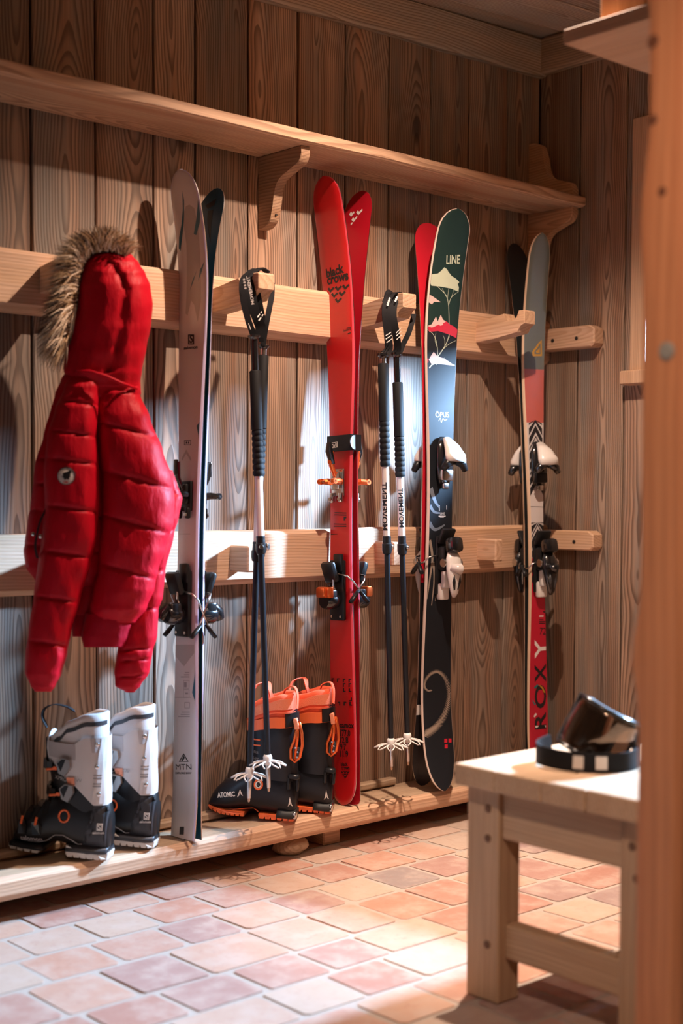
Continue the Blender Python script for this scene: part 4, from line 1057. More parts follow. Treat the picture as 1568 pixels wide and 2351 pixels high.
H_.decal('letter_patch', [[(1224, 1645), (1228, 1637), (1232, 1639), (1227, 1647)], [(1228, 1666), (1236, 1666), (1232, 1671), (1228, 1671)], [(1249, 1665), (1252.5, 1665), (1252.5, 1671)]], M['white_print'], h=0.0010)
H_.text('lettering', 'ROXY', 1240, 1018, 1240, 1034, 0.0, M['mustard'])
# ================================================================ SKI POLES
M['grip'] = plain('black foam grip', (0.010, 0.010, 0.011), 0.7, spec=0.2, vary=0.1, bump=0.15, bscale=900)
M['shaft_black'] = plain('satin black shaft', (0.016, 0.018, 0.022), 0.32, spec=0.2, vary=0.03)
M['shaft_white'] = plain('white shaft', (0.72, 0.66, 0.64), 0.35, vary=0.02)
M['webbing'] = plain('black webbing', (0.010, 0.010, 0.012), 0.75, spec=0.2, vary=0.15, bump=0.3, bscale=700)
M['basket'] = plain('white plastic basket', (0.74, 0.72, 0.70), 0.35, vary=0.03)
M['tip_steel'] = plain('dark carbide tip', (0.55, 0.38, 0.26), 0.35, metal=0.8)
def at(u, v, y): return hit(u, v, (0, y, 0), (0, 1, 0))
def pole(label, top, bot, y0, y1, vs, side, steel_neck, strap_pts, strap_dirs, strap_text, clamp_dir):
    """top and bot are photo points, y0 and y1 their distances from the wall; vs are the photo heights of the joints"""
    A_, B_ = at(*top, y0), at(*bot, y1); ax_ = (B_-A_).normalized()
    r = thing('ski_pole', label, 'ski pole', tuple(A_), group='ski poles hanging from the pegs')
    def q(v): return (ax_*(B_-A_).length*((v-top[1])/(bot[1]-top[1])))
    def d(v): return q(v).length
    cap_, neck, g0, g1, cl, cl1, bk, tp = vs
    bm = bmesh.new(); lathe(bm, [(0.010, 0), (0.0155, 0.002), (0.016, d(cap_)*0.7), (0.011, d(cap_)), (0.009, d(cap_)+0.004)], (0, 0, 0), ax_, 20)
    obj('pole_head', bm, M['black_gloss'], r, autos=40)
    bm = bmesh.new(); lathe(bm, [(0.0095, d(cap_)), (0.0095, d(neck)+0.01)], (0, 0, 0), ax_, 16)
    obj('neck', bm, M['steel'] if steel_neck else M['black_gloss'], r, autos=40)
    bm = bmesh.new(); pr_ = [(0.012, d(neck)), (0.0145, d(neck)+0.003), (0.0145, d(g0))]; n = 8
    for k in range(n):
        a, b = lerp(d(g0), d(g1), k/n), lerp(d(g0), d(g1), (k+1)/n); h = b-a
        pr_ += [(0.0125, a+0.1*h), (0.0138, a+0.25*h), (0.0142, a+0.6*h), (0.0136, a+0.85*h), (0.0122, b)]
    pr_ += [(0.0125, d(g1)+0.001), (0.008, d(g1)+0.002)]
    lathe(bm, pr_, (0, 0, 0), ax_, 18); obj('grip', bm, M['grip'], r, autos=50)
    bm = bmesh.new(); lathe(bm, [(0.0098, d(g1)), (0.0098, d(cl)+0.01)], (0, 0, 0), ax_, 16); obj('upper_shaft', bm, M['shaft_white'], r, autos=40)
    bm = bmesh.new(); lathe(bm, [(0.0080, d(cl)), (0.0074, d(bk)), (0.006, d(bk)+0.004)], (0, 0, 0), ax_, 14); obj('lower_shaft', bm, M['shaft_black'], r, autos=40)
    bm = bmesh.new(); h = d(cl1)-d(cl)
    lathe(bm, [(0.0112, d(cl)), (0.0118, d(cl)+0.10*h), (0.0112, d(cl)+0.16*h), (0.0118, d(cl)+0.25*h), (0.0118, d(cl)+0.42*h), (0.0138, d(cl)+0.46*h), (0.0138, d(cl)+0.80*h), (0.0115, d(cl)+h), (0.008, d(cl)+h+0.002)], (0, 0, 0), ax_, 18)
    cb = obj('clamp', bm, M['black'], r, autos=40)
    bm = bmesh.new(); cc = ax_*(d(cl)+0.62*h); cv = Vector(clamp_dir).normalized()
    lathe(bm, [(0.0062, 0), (0.0068, 0.002), (0.0050, 0.006)], cc+cv*0.013, cv, 14); obj('clamp_bolt', bm, M['steel'], cb, autos=40)
    bm = bmesh.new(); lv = cv.cross(ax_).normalized(); box(bm, cc+lv*0.016, (0.012, 0.012, 0.018), 0.003); obj('clamp_lever', bm, M['steel'] if not steel_neck else M['black'], cb, autos=40)
    # basket with eight petals
    bm = bmesh.new(); c0 = ax_*d(bk); up = -ax_
    lathe(bm, [(0.008, -0.008), (0.0105, 0.0), (0.0115, 0.012), (0.009, 0.018)], c0-ax_*0.0, up, 16)
    for k in range(8):
        a = 2*PI*k/8; dv = Vector((math.cos(a), math.sin(a), 0)); e = Vector((-math.sin(a), math.cos(a), 0))
        pts = [c0+dv*rr-Vector((0, 0, 1))*dz for rr, dz in ((0.008, -0.002), (0.020, -0.001), (0.034, 0.003), (0.046, 0.009))]
        for sg in (-1, 1):
            tube(bm, [p+e*sg*w_ for p, w_ in zip(pts, (0.003, 0.0085, 0.0095, 0.003))], 0.0019, 6)
    obj('basket', bm, M['basket'], r, smooth=True)
    bm = bmesh.new(); lathe(bm, [(0.0062, d(bk)), (0.0060, d(bk)+0.03), (0.0050, d(tp)-0.012), (0.0042, d(tp)-0.010)], (0, 0, 0), ax_, 12); obj('ferrule', bm, M['steel'], r, autos=40)
    bm = bmesh.new(); lathe(bm, [(0.0030, d(tp)-0.012), (0.0032, d(tp)-0.003), (0.0015, d(tp))], (0, 0, 0), ax_, 10); obj('tip', bm, M['tip_steel'], r, autos=40)
    # word along the white shaft
    bm = text_bm('MOVEMENT', bold=0.02); xs = [v.co.x for v in bm.verts]; x0, x1 = min(xs), max(xs)
    for yy in [i*0.1 for i in range(-2, 9)]: bmesh.ops.bisect_plane(bm, geom=bm.verts[:]+bm.edges[:]+bm.faces[:], plane_co=(0, yy, 0), plane_no=(0, 1, 0))
    la, lb = d(side[1]), d(side[0]); k = (la-lb)/(x1-x0)
    cam_dir = (CAM-A_); cam_dir.z = 0; cam_dir.normalize(); a0 = side[2]
    sd = cam_dir.cross(ax_).normalized()
    for v in bm.verts:
        ll = la-(v.co.x-x0)*k; an = (v.co.y-0.35)*k*0.95/0.0098 + a0
        rad = 0.0101
        v.co = ax_*ll + (cam_dir*math.cos(an)+sd*math.sin(an))*rad
    obj('lettering', bm, M['black_print'], r)
    # wrist strap over the peg
    for pts, wd, w_ in strap_pts:
        P = catmull([at(*p)-A_ for p in pts], 6)
        bm = bmesh.new(); ribbon(bm, P, wd, w_, 0.0035)
        sp = obj('wrist_strap', bm, M['webbing'], r, autos=50)
    for txt, p0, p1, size, y_ in strap_text:
        a = at(*p0, y_)-A_; b = at(*p1, y_)-A_
        bm = text_bm(txt, bold=0.03); xs = [v.co.x for v in bm.verts]; k = (b-a).length/(max(xs)-min(xs)); dd = (b-a).normalized(); nn = cam_dir.cross(dd).normalized()
        for v in bm.verts: v.co = a+dd*(v.co.x-min(xs))*k+nn*v.co.y*size+cam_dir*0.004
        obj('strap_lettering', bm, M['white_print'], sp)
    return r, A_, cam_dir
def bars(r, A_, cd_, y_, quads, name='strap_mark'):
    par = [c for c in r.children if c.name.startswith('wrist_strap')][-1]
    bm = bmesh.new()
    for pl in quads: bm.faces.new([bm.verts.new(at(u, v, y_)-A_+cd_*0.0045) for u, v in pl])
    obj(name, bm, M['white_print'], par)
SD = (0.66, 0.75, 0)
# left pair, on the second peg
YS = -0.212
W1 = (0.80, 0.55, 0.0)
P1 = pole('black and white pole between white and red skis, long black neck above its grip', (583, 768), (617, 1818), -0.234, -0.272, (777, 850, 985, 1090, 1228, 1268, 1748, 1818), (1118, 1195, -1.9), False,
    [([(583, 772, -.222), (570, 735, -.222), (559, 690, -.222), (556, 655, -.220), (562, 635, -.212), (578, 622, -.20), (596, 618, -.19)], (0.7, -0.5, 0.3), 0.016),
     ([(590, 618, -.195), (577, 628, -.212), (575, 660, -.226), (580, 700, -.228), (592, 735, -.228), (598, 752, -.226), (597, 775, -.222)], (0.8, -0.55, 0.1), 0.026)],
    None, [('MOVEMENT', (584, 699), (572, 634), 0.010, -0.235), ('8 8 8 8', (566, 664), (562, 640), 0.007, -0.232)], (-0.55, -0.83, 0))
bars(*P1, -0.232, [[(590, 728), (600, 715), (602, 716), (592, 730)], [(593, 736), (603, 722), (605, 723), (595, 738)], [(571, 742), (576, 756), (575, 757), (570, 743)]])
P2 = pole('black and white pole between white and red skis, short silver neck above its grip', (605, 791), (571, 1842), -0.202, -0.238, (799, 816, 985, 1094, 1246, 1290, 1778, 1842), (1118, 1195, -2.1), True,
    [([(604, 792, -.205), (607, 770, -.208), (613, 735, -.215), (620, 700, -.214), (624, 676, -.205), (624, 650, -.190)], (0.8, -0.55, 0.1), 0.014),
     ([(600, 785, -.208), (600, 760, -.214), (603, 730, -.220), (598, 700, -.226), (590, 660, -.226), (586, 630, -.214), (598, 616, -.198), (616, 626, -.185)], (0.8, -0.55, 0.1), 0.012)],
    None, [], (-0.2, -0.98, 0))
# right pair, on the third peg
P3 = pole('black and white pole between red and black skis, short silver neck above its grip', (879, 810), (899, 1768), -0.215, -0.240, (820, 834, 965, 1068, 1228, 1268, 1709, 1768), (1105, 1215, -0.55), True,
    [([(881, 815, -.215), (892, 800, -.220), (890, 760, -.228), (886, 720, -.230), (889, 692, -.224), (900, 674, -.205), (915, 674, -.19)], (0.8, -0.55, 0.1), 0.022),
     ([(884, 690, -.21), (893, 672, -.20), (905, 678, -.19), (918, 684, -.18)], (0.5, 0.6, 0.5), 0.020)],
    None, [('8888', (891, 703), (897, 684), 0.007, -0.235)], (0.75, -0.66, 0))
bars(*P3, -0.236, [[(885, 770), (898, 762), (898, 764), (886, 772)], [(885, 778), (899, 769), (899, 771), (886, 780)], [(887, 786), (900, 777), (900, 779), (888, 788)]])
P4 = pole('black and white pole between red and black skis, long black neck above its grip', (911, 808), (937, 1757), -0.205, -0.235, (818, 877, 1000, 1092, 1228, 1270, 1697, 1757), (1118, 1208, 0.05), False,
    [([(905, 815, -.205), (913, 800, -.212), (908, 760, -.228), (902, 725, -.230), (905, 695, -.224), (914, 680, -.205)], (0.8, -0.55, 0.1), 0.020),
     ([(916, 815, -.205), (926, 790, -.21), (938, 765, -.22), (946, 740, -.222), (950, 722, -.21)], (0.8, -0.55, 0.1), 0.014)],
    None, [('888', (909, 694), (914, 682), 0.007, -0.235)], (0.55, -0.83, 0))
bars(*P4, -0.236, [[(909, 764), (921, 752), (921, 754), (910, 766)], [(909, 771), (921, 760), (921, 762), (910, 773)], [(910, 779), (922, 768), (922, 770), (911, 781)]])

# ================================================================ SKI BOOTS
from mathutils.bvhtree import BVHTree
M['shell_dark'] = plain('charcoal boot shell', (0.011, 0.0105, 0.011), 0.34, spec=0.32, vary=0.03)
M['shell_grey'] = plain('dark grey boot shell', (0.040, 0.040, 0.045), 0.36, spec=0.32, vary=0.03)
M['shell_white'] = plain('white boot cuff', (0.58, 0.535, 0.515), 0.36, vary=0.02)
M['liner_white'] = plain('white fleece liner', (0.64, 0.61, 0.60), 0.9, vary=0.06, bump=0.4, bscale=500)
M['sole_white'] = plain('off white sole', (0.66, 0.62, 0.57), 0.55, vary=0.05)
M['sole_dark'] = plain('black sole', (0.012, 0.012, 0.012), 0.6)
M['strap_mesh'] = plain('light grey strap mesh', (0.42, 0.38, 0.37), 0.7, vary=0.15, bump=0.4, bscale=900)
M['buckle_grey'] = plain('grey buckle', (0.28, 0.26, 0.25), 0.35, metal=0.5)
M['orange'] = plain('bright orange plastic', (0.78, 0.14, 0.035), 0.4, vary=0.02)
M['orange_soft'] = plain('orange print', (0.75, 0.25, 0.13), 0.5, vary=0.02)
M['liner_orange'] = plain('coral orange liner', (0.80, 0.12, 0.045), 0.75, vary=0.05, bump=0.25, bscale=600)
M['mesh_orange'] = plain('orange mesh cloth', (0.78, 0.22, 0.11), 0.8, vary=0.25, bump=0.6, bscale=420)
M['shell_navy'] = plain('blue black boot shell', (0.009, 0.010, 0.014), 0.33, spec=0.32, vary=0.03)
def sup(a, e): return math.copysign(abs(a)**e, a)
class Boot:
    def __init__(s, name, label, loc, rz, group=None, pitch=0.0):
        s.root = thing(name, label, 'ski boot', mat=Matrix.Translation(loc) @ Matrix.Rotation(rz, 4, 'Z') @ Matrix.Rotation(-pitch, 4, 'Y'), group=group)
        s.V, s.F = [], []
    def keep(s, bm):
        n = len(s.V); bm.verts.index_update()
        s.V += [v.co.copy() for v in bm.verts]; s.F += [[v.index+n for v in f.verts] for f in bm.faces]
    def add(s, name, bm, mat, parent=None, keep=False, label=None, **k):
        if keep: s.keep(bm)
        return obj(name, bm, mat, parent or s.root, label=label, **k)
    def foot(s, xs, z0, z1, hw, n=22, e=0.72, mi=None):
        """loft along x: bottom z0(x), top z1(x), half width hw(x)"""
        bm = bmesh.new(); rows = []
        for x in xs:
            zc_, h, w_ = (z0(x)+z1(x))/2, (z1(x)-z0(x))/2, hw(x); rg = []
            for k in range(n):
                a = 2*PI*k/n; cz = sup(math.sin(a), e); cy_ = sup(math.cos(a), e)
                tp_ = 1-0.30*max(0, cz)**1.5
                rg.append(bm.verts.new((x, cy_*w_*tp_, zc_+h*cz)))
            rows.append(rg)
        for a, b in zip(rows, rows[1:]):
            for k in range(n): bm.faces.new((a[k], a[(k+1) % n], b[(k+1) % n], b[k]))
        bm.faces.new(rows[0]); bm.faces.new(rows[-1][::-1]); return bm
    def cuff(s, xb, xf, hw, zlo, zhi, n=36, m=10, e=0.8, inner=0.0, off=0.0):
        """leg tube: back xb(z), front xf(z); lower and upper rims vary with x"""
        bm = bmesh.new(); grid = []
        def pt(a, t, sh):
            z = 0.22
            for _ in range(4):
                c, r_ = (xb(z)+xf(z))/2, (xf(z)-xb(z))/2+off-sh
                x = c + r_*sup(math.cos(a), e); z = lerp(zlo(x), zhi(x), t)
            return Vector((x, (hw(z)+off-sh)*sup(math.sin(a), e), z))
        for k in range(n):
            a = 2*PI*k/n; col = [bm.verts.new(pt(a, j/m, 0)) for j in range(m+1)]
            if inner: col += [bm.verts.new(pt(a, 1.0, inner*0.5)+Vector((0, 0, 0.003)))]+[bm.verts.new(pt(a, t_, inner)) for t_ in (0.97, 0.55, 0.15)]
            grid.append(col)
        L = len(grid[0])
        for k in range(n):
            A_, B_ = grid[k], grid[(k+1) % n]
            for j in range(L-1): bm.faces.new((A_[j], B_[j], B_[j+1], A_[j+1]))
        if inner: bm.faces.new([g[-1] for g in grid])
        return bm
    def band(s, xb, xf, hw, fz0, fz1, a0, a1, off, n=30, e=0.8, th=0.002):
        """strip lying on the leg tube between angles a0 and a1, z from fz0(x) to fz1(x)"""
        bm = bmesh.new(); rows = []
        for k in range(n+1):
            a = lerp(a0, a1, k/n); rg = []
            for o_, fz in ((off, fz0), (off+th, fz0), (off+th, fz1), (off, fz1)):
                z = 0.22
                for _ in range(4):
                    c, r_ = (xb(z)+xf(z))/2, (xf(z)-xb(z))/2+o_; x = c+r_*sup(math.cos(a), e); z = fz(x)
                rg.append(bm.verts.new((x, (hw(z)+o_)*sup(math.sin(a), e), z)))
            rows.append(rg)
        for a, b in zip(rows, rows[1:]):
            for q in range(4): bm.faces.new((a[q], a[(q+1) % 4], b[(q+1) % 4], b[q]))
        bm.faces.new(rows[0]); bm.faces.new(rows[-1][::-1]); return bm
    def bvh(s): s.tree = BVHTree.FromPolygons(s.V, s.F)
    def on(s, x, z, h=0.0006):
        """point of the outer (left) side of the boot at x, z"""
        p, nn, i, d_ = s.tree.ray_cast(Vector((x, 0.2, z)), Vector((0, -1, 0)))
        if p is None: return Vector((x, 0.03, z)), Vector((0, 1, 0))
        if nn.y < 0: nn = -nn
        return p+nn*h, nn
    def patch(s, name, polys, mat, h=0.0006, parent=None, sub=0.008, label=None):
        bm = bmesh.new()
        for pl in polys: bm.faces.new([bm.verts.new((x, 0, z)) for x, z in pl])
        s.lay(bm, h, sub); return obj(name, bm, mat, parent or s.root, label=label)
    def lay(s, bm, h, sub):
        bmesh.ops.triangulate(bm, faces=bm.faces[:])
        for ax_ in (0, 2):
            vs = [v.co[ax_] for v in bm.verts]; c = math.ceil(min(vs)/sub)*sub; no = [0, 0, 0]; no[ax_] = 1
            while c < max(vs):
                co = [0, 0, 0]; co[ax_] = c
                bmesh.ops.bisect_plane(bm, geom=bm.verts[:]+bm.edges[:]+bm.faces[:], plane_co=co, plane_no=no); c += sub
        for v in bm.verts: v.co = s.on(v.co.x, v.co.z, h)[0]
    def text(s, string, p0, p1, size, mat, h=0.0007, bold=0.02, name='lettering'):
        """baseline from p0 to p1, reading from the left of the photo"""
        bm = text_bm(string, bold=bold); a, b = Vector(p0), Vector(p1); d = b-a; xs = [v.co.x for v in bm.verts]; k = d.length/(max(xs)-min(xs)); d.normalize(); nr = Vector((d.y, -d.x))
        for v in bm.verts:
            p = a+d*(v.co.x-min(xs))*k+nr*v.co.y*size; v.co = Vector((p.x, 0, p.y))
        s.lay(bm, h, 0.01); return obj(name, bm, mat, s.root)
    def ring(s, name, x, z, r0, tr, mat, h=0.002):
        p, nn = s.on(x, z, h); bm = bmesh.new(); q = nn.to_track_quat('Z', 'Y')
        tube(bm, [p+q @ Vector((r0*math.cos(2*PI*k/24), r0*1.15*math.sin(2*PI*k/24), 0)) for k in range(24)], tr, 8, closed=True)
        return obj(name, bm, mat, s.root, smooth=True)
    def dot(s, name, x, z, r_, mat, h=0.0, hh=0.003, parent=None):
        p, nn = s.on(x, z, h); bm = bmesh.new(); lathe(bm, [(r_, 0), (r_, hh*0.6), (r_*0.6, hh)], p, nn, 14)
        return obj(name, bm, mat, parent or s.root, autos=40)

def sole(b, x0, x1, z0f, z1, hw, n_tread, mat, name='sole'):
    """sole block with tread notches along its lower edge"""
    bm = bmesh.new(); pts_ = []
    for k in range(n_tread):
        a, c = lerp(x0, x1, k/n_tread), lerp(x0, x1, (k+1)/n_tread); m_ = c-a
        pts_ += [(a+0.12*m_, z0f(a)), (a+0.80*m_, z0f(c)), (a+0.86*m_, z0f(c)+0.005), (c, z0f(c)+0.005)]
    top_ = [(x1, z1(x1)), (lerp(x0, x1, .75), z1(lerp(x0, x1, .75))), (lerp(x0, x1, .5), z1(lerp(x0, x1, .5))), (lerp(x0, x1, .25), z1(lerp(x0, x1, .25))), (x0, z1(x0))]
    pl = pts_+top_
    rows = []
    for yk in (-1, -0.9, 0.9, 1):
        rows.append([bm.verts.new((x, yk*hw(x), z + (0.002 if abs(yk) == 1 and i < len(pts_) else 0))) for i, (x, z) in enumerate(pl)])
    n = len(pl)
    for a, c in zip(rows, rows[1:]):
        for q in range(n): bm.faces.new((a[q], a[(q+1) % n], c[(q+1) % n], c[q]))
    for rg in (rows[0], rows[-1][::-1]): bm.faces.new(rg)
    return b.add(name, bm, mat)
def L_(*k): return lambda x: curve(list(k), x)

# ---------- white and black boots on the left of the shelf
def white_boot(label, loc, rz, name='ski_boot', pitch=0.075, loop=True, group=None):
    b = Boot(name, label, loc, rz, group, pitch=pitch)
    hwF = L_((0, 0.024), (0.012, 0.036), (0.05, 0.040), (0.11, 0.044), (0.17, 0.049), (0.205, 0.046), (0.225, 0.036), (0.232, 0.026))
    top_ = L_((0, 0.110), (0.012, 0.140), (0.05, 0.168), (0.09, 0.172), (0.125, 0.158), (0.155, 0.124), (0.18, 0.105), (0.205, 0.088), (0.222, 0.062), (0.232, 0.040))
    bot_ = L_((0, 0.018), (0.08, 0.018), (0.12, 0.026), (0.19, 0.016), (0.232, 0.018))
    xs = [0, 0.003, 0.008, 0.016, 0.03, 0.045, 0.06, 0.075, 0.09, 0.105, 0.12, 0.135, 0.15, 0.163, 0.176, 0.19, 0.202, 0.213, 0.222, 0.228, 0.232]
    b.add('lower_shell', b.foot(xs, bot_, top_, hwF), M['shell_dark'], keep=True, smooth=True)
    xb = L_((0.02, 0.0), (0.09, 0.007), (0.14, 0.010), (0.22, 0.017), (0.28, 0.022), (0.36, 0.026))
    xf = L_((0.10, 0.125), (0.15, 0.150), (0.20, 0.160), (0.25, 0.165), (0.36, 0.172))
    hwC = L_((0.10, 0.040), (0.16, 0.044), (0.24, 0.050), (0.36, 0.053))
    # inner cuff (black) and white outer cuff
    b.add('tongue', b.cuff(xb, xf, hwC, lambda x: 0.10, L_((0.02, 0.235), (0.10, 0.225), (0.17, 0.205)), off=-0.002), M['shell_dark'], keep=True, smooth=True)
    zlo = L_((0.0, 0.128), (0.040, 0.128), (0.056, 0.150), (0.082, 0.172), (0.105, 0.186), (0.147, 0.226), (0.175, 0.250))
    zhi = L_((0.0, 0.290), (0.06, 0.286), (0.10, 0.262), (0.14, 0.240), (0.175, 0.252))
    cf = b.add('cuff', b.cuff(xb, xf, hwC, zlo, zhi, off=0.0025, m=14), M['shell_white'], keep=True, smooth=True)
    ln_top = L_((0.02, 0.342), (0.06, 0.338), (0.105, 0.320), (0.13, 0.296), (0.155, 0.276), (0.18, 0.286))
    b.add('liner', b.cuff(xb, xf, hwC, lambda x: 0.20, ln_top, off=-0.004, inner=0.011, m=12), M['liner_white'], keep=True, smooth=True)
    bm = bmesh.new()
    tube(bm, [(0.146, 0, 0.20), (0.158, 0, 0.25), (0.160, 0, 0.272), (0.160, 0, 0.284), (0.160, 0, 0.289)], [0.034, 0.036, 0.031, 0.022, 0.008], 16, flat=(1.0, 0.20, (1, 0, 0)))
    b.add('liner_tongue', bm, M['liner_white'], smooth=True)
    b.bvh()
    # dark piping under the rim of the liner
    b.add('piping', b.band(xb, xf, hwC, lambda x: ln_top(x)-0.026, lambda x: ln_top(x)-0.016, 0.20*PI, 0.97*PI, -0.0035, th=0.0012), M['shell_grey'])
    b.add('power_strap', b.band(xb, xf, hwC, lambda x: 0.232, lambda x: 0.268, -0.10*PI, 0.52*PI, 0.0005, th=0.0025), M['strap_mesh'])
    b.add('velcro_tab', b.band(xb, xf, hwC, lambda x: 0.226, lambda x: 0.270, -0.16*PI, 0.16*PI, 0.0032, th=0.003), M['black_soft'])
    if loop:
        bm = bmesh.new(); ribbon(bm, catmull([(0.172, 0.01, 0.292), (0.184, 0.012, 0.315), (0.180, 0.014, 0.336), (0.162, 0.0, 0.346), (0.138, -0.02, 0.340), (0.122, -0.03, 0.330)], 6), (0, 1, 0.1), 0.016, 0.002)
        b.add('pull_loop', bm, M['webbing'], autos=40)
    # spine strip with screws
    b.patch('spine_plate', [[(0.021, 0.285), (0.030, 0.285), (0.040, 0.132), (0.014, 0.132)]], M['shell_white'], h=0.0016, parent=cf)
    for x, z in ((0.037, 0.272), (0.034, 0.219), (0.027, 0.155)): b.dot('screw', x, z, 0.0052, M['steel'], 0.001, 0.004)
    b.patch('sticker', [[(0.052, 0.286), (0.029, 0.286), (0.033, 0.252), (0.046, 0.252)]], M['strap_mesh'], parent=cf, label='grey speckled sticker')
    for z in (0.198, 0.191, 0.178, 0.172): b.patch('spine_print', [[(0.024, z), (0.040, z), (0.040, z+0.003), (0.024, z+0.003)]], M['buckle_grey'], h=0.002, parent=cf)
    b.patch('square_patch', [[(0.082, 0.192), (0.101, 0.190), (0.099, 0.172), (0.080, 0.171)]], M['orange_soft'], h=0.0045, label='orange square')
    b.text('XPRO', (0.133, 0.182), (0.102, 0.178), 0.013, M['buckle_grey'], h=0.004)
    b.text('W', (0.079, 0.182), (0.064, 0.182), 0.012, M['buckle_grey'], h=0.004, bold=0.0)
    # side buckles
    for x, z in ((0.108, 0.212), (0.100, 0.150)):
        p, nn = b.on(x, z, 0.004); q = nn.to_track_quat('Z', 'Y')
        bm = bmesh.new()
        def P3_(dx, dz, dy=0.0): return Vector((x+dx, p.y+0.004+dy, z+dz))
        pl = [(0.018, 0.012), (0.004, 0.026), (-0.016, 0.024), (-0.020, 0.006), (-0.006, -0.020), (0.010, -0.014)]
        a_ = [bm.verts.new(P3_(*k_)) for k_ in pl]; c_ = [bm.verts.new(P3_(k_[0]*0.9, k_[1]*0.9, 0.006)) for k_ in pl]
        bm.faces.new(a_); bm.faces.new(c_[::-1])
        for i in range(6): bm.faces.new((a_[i], a_[(i+1) % 6], c_[(i+1) % 6], c_[i]))
        bk = b.add('buckle', bm, M['buckle_grey'], autos=30)
        bm = bmesh.new(); pl2 = [(0.014, 0.010), (0.003, 0.021), (-0.006, 0.021), (0.004, -0.008)]
        bm.faces.new([bm.verts.new(P3_(k_[0], k_[1], 0.0066)) for k_ in pl2]); obj('buckle_window', bm, M['black'], bk)
        bm = bmesh.new(); tube(bm, [P3_(0.016, -0.002, 0.005), P3_(0.040, -0.007, 0.003)], 0.0028, 8); box(bm, P3_(0.018, -0.001, 0.006), (0.009, 0.006, 0.008), 0.001)
        obj('buckle_hook', bm, M['orange'], bk, autos=40)
        bm = bmesh.new(); pts = []
        for k in range(9):
            aa = lerp(0.30*PI, -0.18*PI, k/8); zz = z+lerp(-0.004, 0.006, k/8); c0, r0 = (xb(zz)+xf(zz))/2, (xf(zz)-xb(zz))/2+0.006
            pts.append((c0+r0*sup(math.cos(aa), .8)+0.004*(k % 2), (hwC(zz)+0.006)*sup(math.sin(aa), .8), zz))
        ribbon(bm, pts, (0, 0, 1), 0.022, 0.006); b.add('ladder_strap', bm, M['black_gloss'], autos=30)
    for x, z in ((0.205, 0.060), (0.168, 0.062)):
        p, nn = b.on(x, z, 0.002)
        bm = bmesh.new(); pl = [(0.012, 0.012), (-0.004, 0.018), (-0.014, 0.006), (-0.012, -0.014), (0.006, -0.016)]
        a_ = [bm.verts.new((x+k_[0], b.on(x+k_[0], z+k_[1], 0.002)[0].y, z+k_[1])) for k_ in pl]; c_ = [bm.verts.new((v.co.x, v.co.y+0.006, v.co.z)) for v in a_]
        bm.faces.new(a_); bm.faces.new(c_[::-1])
        for i in range(5): bm.faces.new((a_[i], a_[(i+1) % 5], c_[(i+1) % 5], c_[i]))
        bk = b.add('toe_buckle', bm, M['black_gloss'], autos=30)
        bm = bmesh.new(); tube(bm, [(x, p.y+0.008, z+0.008), (x-0.001, p.y+0.002, z+0.026)], 0.003, 8); obj('buckle_hook', bm, M['orange'], bk, autos=40)
    for x in (0.150, 0.172, 0.196):
        bm = bmesh.new(); zt_ = top_(x); ribbon(bm, [(x, -0.042, zt_-0.03), (x, -0.030, zt_-0.004), (x, 0, zt_+0.006), (x, 0.028, zt_-0.003), (x, 0.042, zt_-0.03)], (1, 0, 0), 0.014, 0.005)
        b.add('instep_strap', bm, M['black_gloss'], autos=40)
    b.ring('ankle_ring', 0.104, 0.096, 0.0118, 0.0024, M['orange'], 0.0)
    bm_pts = [(0.190, 0.026), (0.165, 0.025), (0.145, 0.032), (0.125, 0.048), (0.105, 0.050), (0.085, 0.040), (0.070, 0.030), (0.060, 0.032)]
    bm = bmesh.new(); tube(bm, [b.on(x, z, 0.0005)[0] for x, z in bm_pts], 0.0016, 6); b.add('trim_line', bm, M['buckle_grey'], smooth=True)
    b.patch('heel_panel', [[(0.004, 0.125), (0.036, 0.125), (0.034, 0.10), (0.030, 0.07), (0.045, 0.045), (0.060, 0.026), (0.004, 0.026)]], M['shell_grey'], h=0.0005, sub=0.006)
    sq_ = lambda x0, x1, z0, z1, t_: [[(x0, z0), (x1, z0), (x1, z0+t_), (x0, z0+t_)], [(x0, z1-t_), (x1, z1-t_), (x1, z1), (x0, z1)], [(x0, z0+t_), (x0+t_, z0+t_), (x0+t_, z1-t_), (x0, z1-t_)], [(x1-t_, z0+t_), (x1, z0+t_), (x1, z1-t_), (x1-t_, z1-t_)]]
    b.patch('emblem', sq_(0.012, 0.025, 0.070, 0.087, 0.0022), M['white_print'], h=0.001)
    b.text('S', (0.0225, 0.0725), (0.0150, 0.0725), 0.017, M['white_print'], h=0.0012)
    b.text('salomon', (0.034, 0.061), (0.008, 0.063), 0.009, M['white_print'], h=0.0012)
    b.text('salomon', (0.207, 0.028), (0.155, 0.029), 0.017, M['strap_mesh'], h=0.0012)
    hwS = lambda x: hwF(x)*0.93+0.003
    bm = b.foot([0, 0.004, 0.02, 0.05, 0.08, 0.095], lambda x: 0.010, lambda x: 0.030, lambda x: hwF(x)+0.003, e=0.5); b.add('heel_block', bm, M['shell_grey'], smooth=True)
    sole(b, -0.002, 0.094, lambda x: 0.0, L_((0, 0.016), (0.05, 0.012), (0.094, 0.028)), hwS, 6, M['sole_white'], 'heel_sole')
    bm = b.foot([0.150, 0.17, 0.20, 0.228, 0.236], lambda x: 0.006, lambda x: 0.022, lambda x: hwF(min(x, 0.222))+0.002, e=0.5); b.add('toe_block', bm, M['shell_dark'], smooth=True)
    sole(b, 0.160, 0.238, lambda x: 0.0, L_((0.16, 0.008), (0.2, 0.010), (0.238, 0.014)), lambda x: hwF(min(x, 0.222))*0.95, 4, M['sole_white'], 'toe_sole')
    return b
hd = math.atan2(0.78, -0.62)
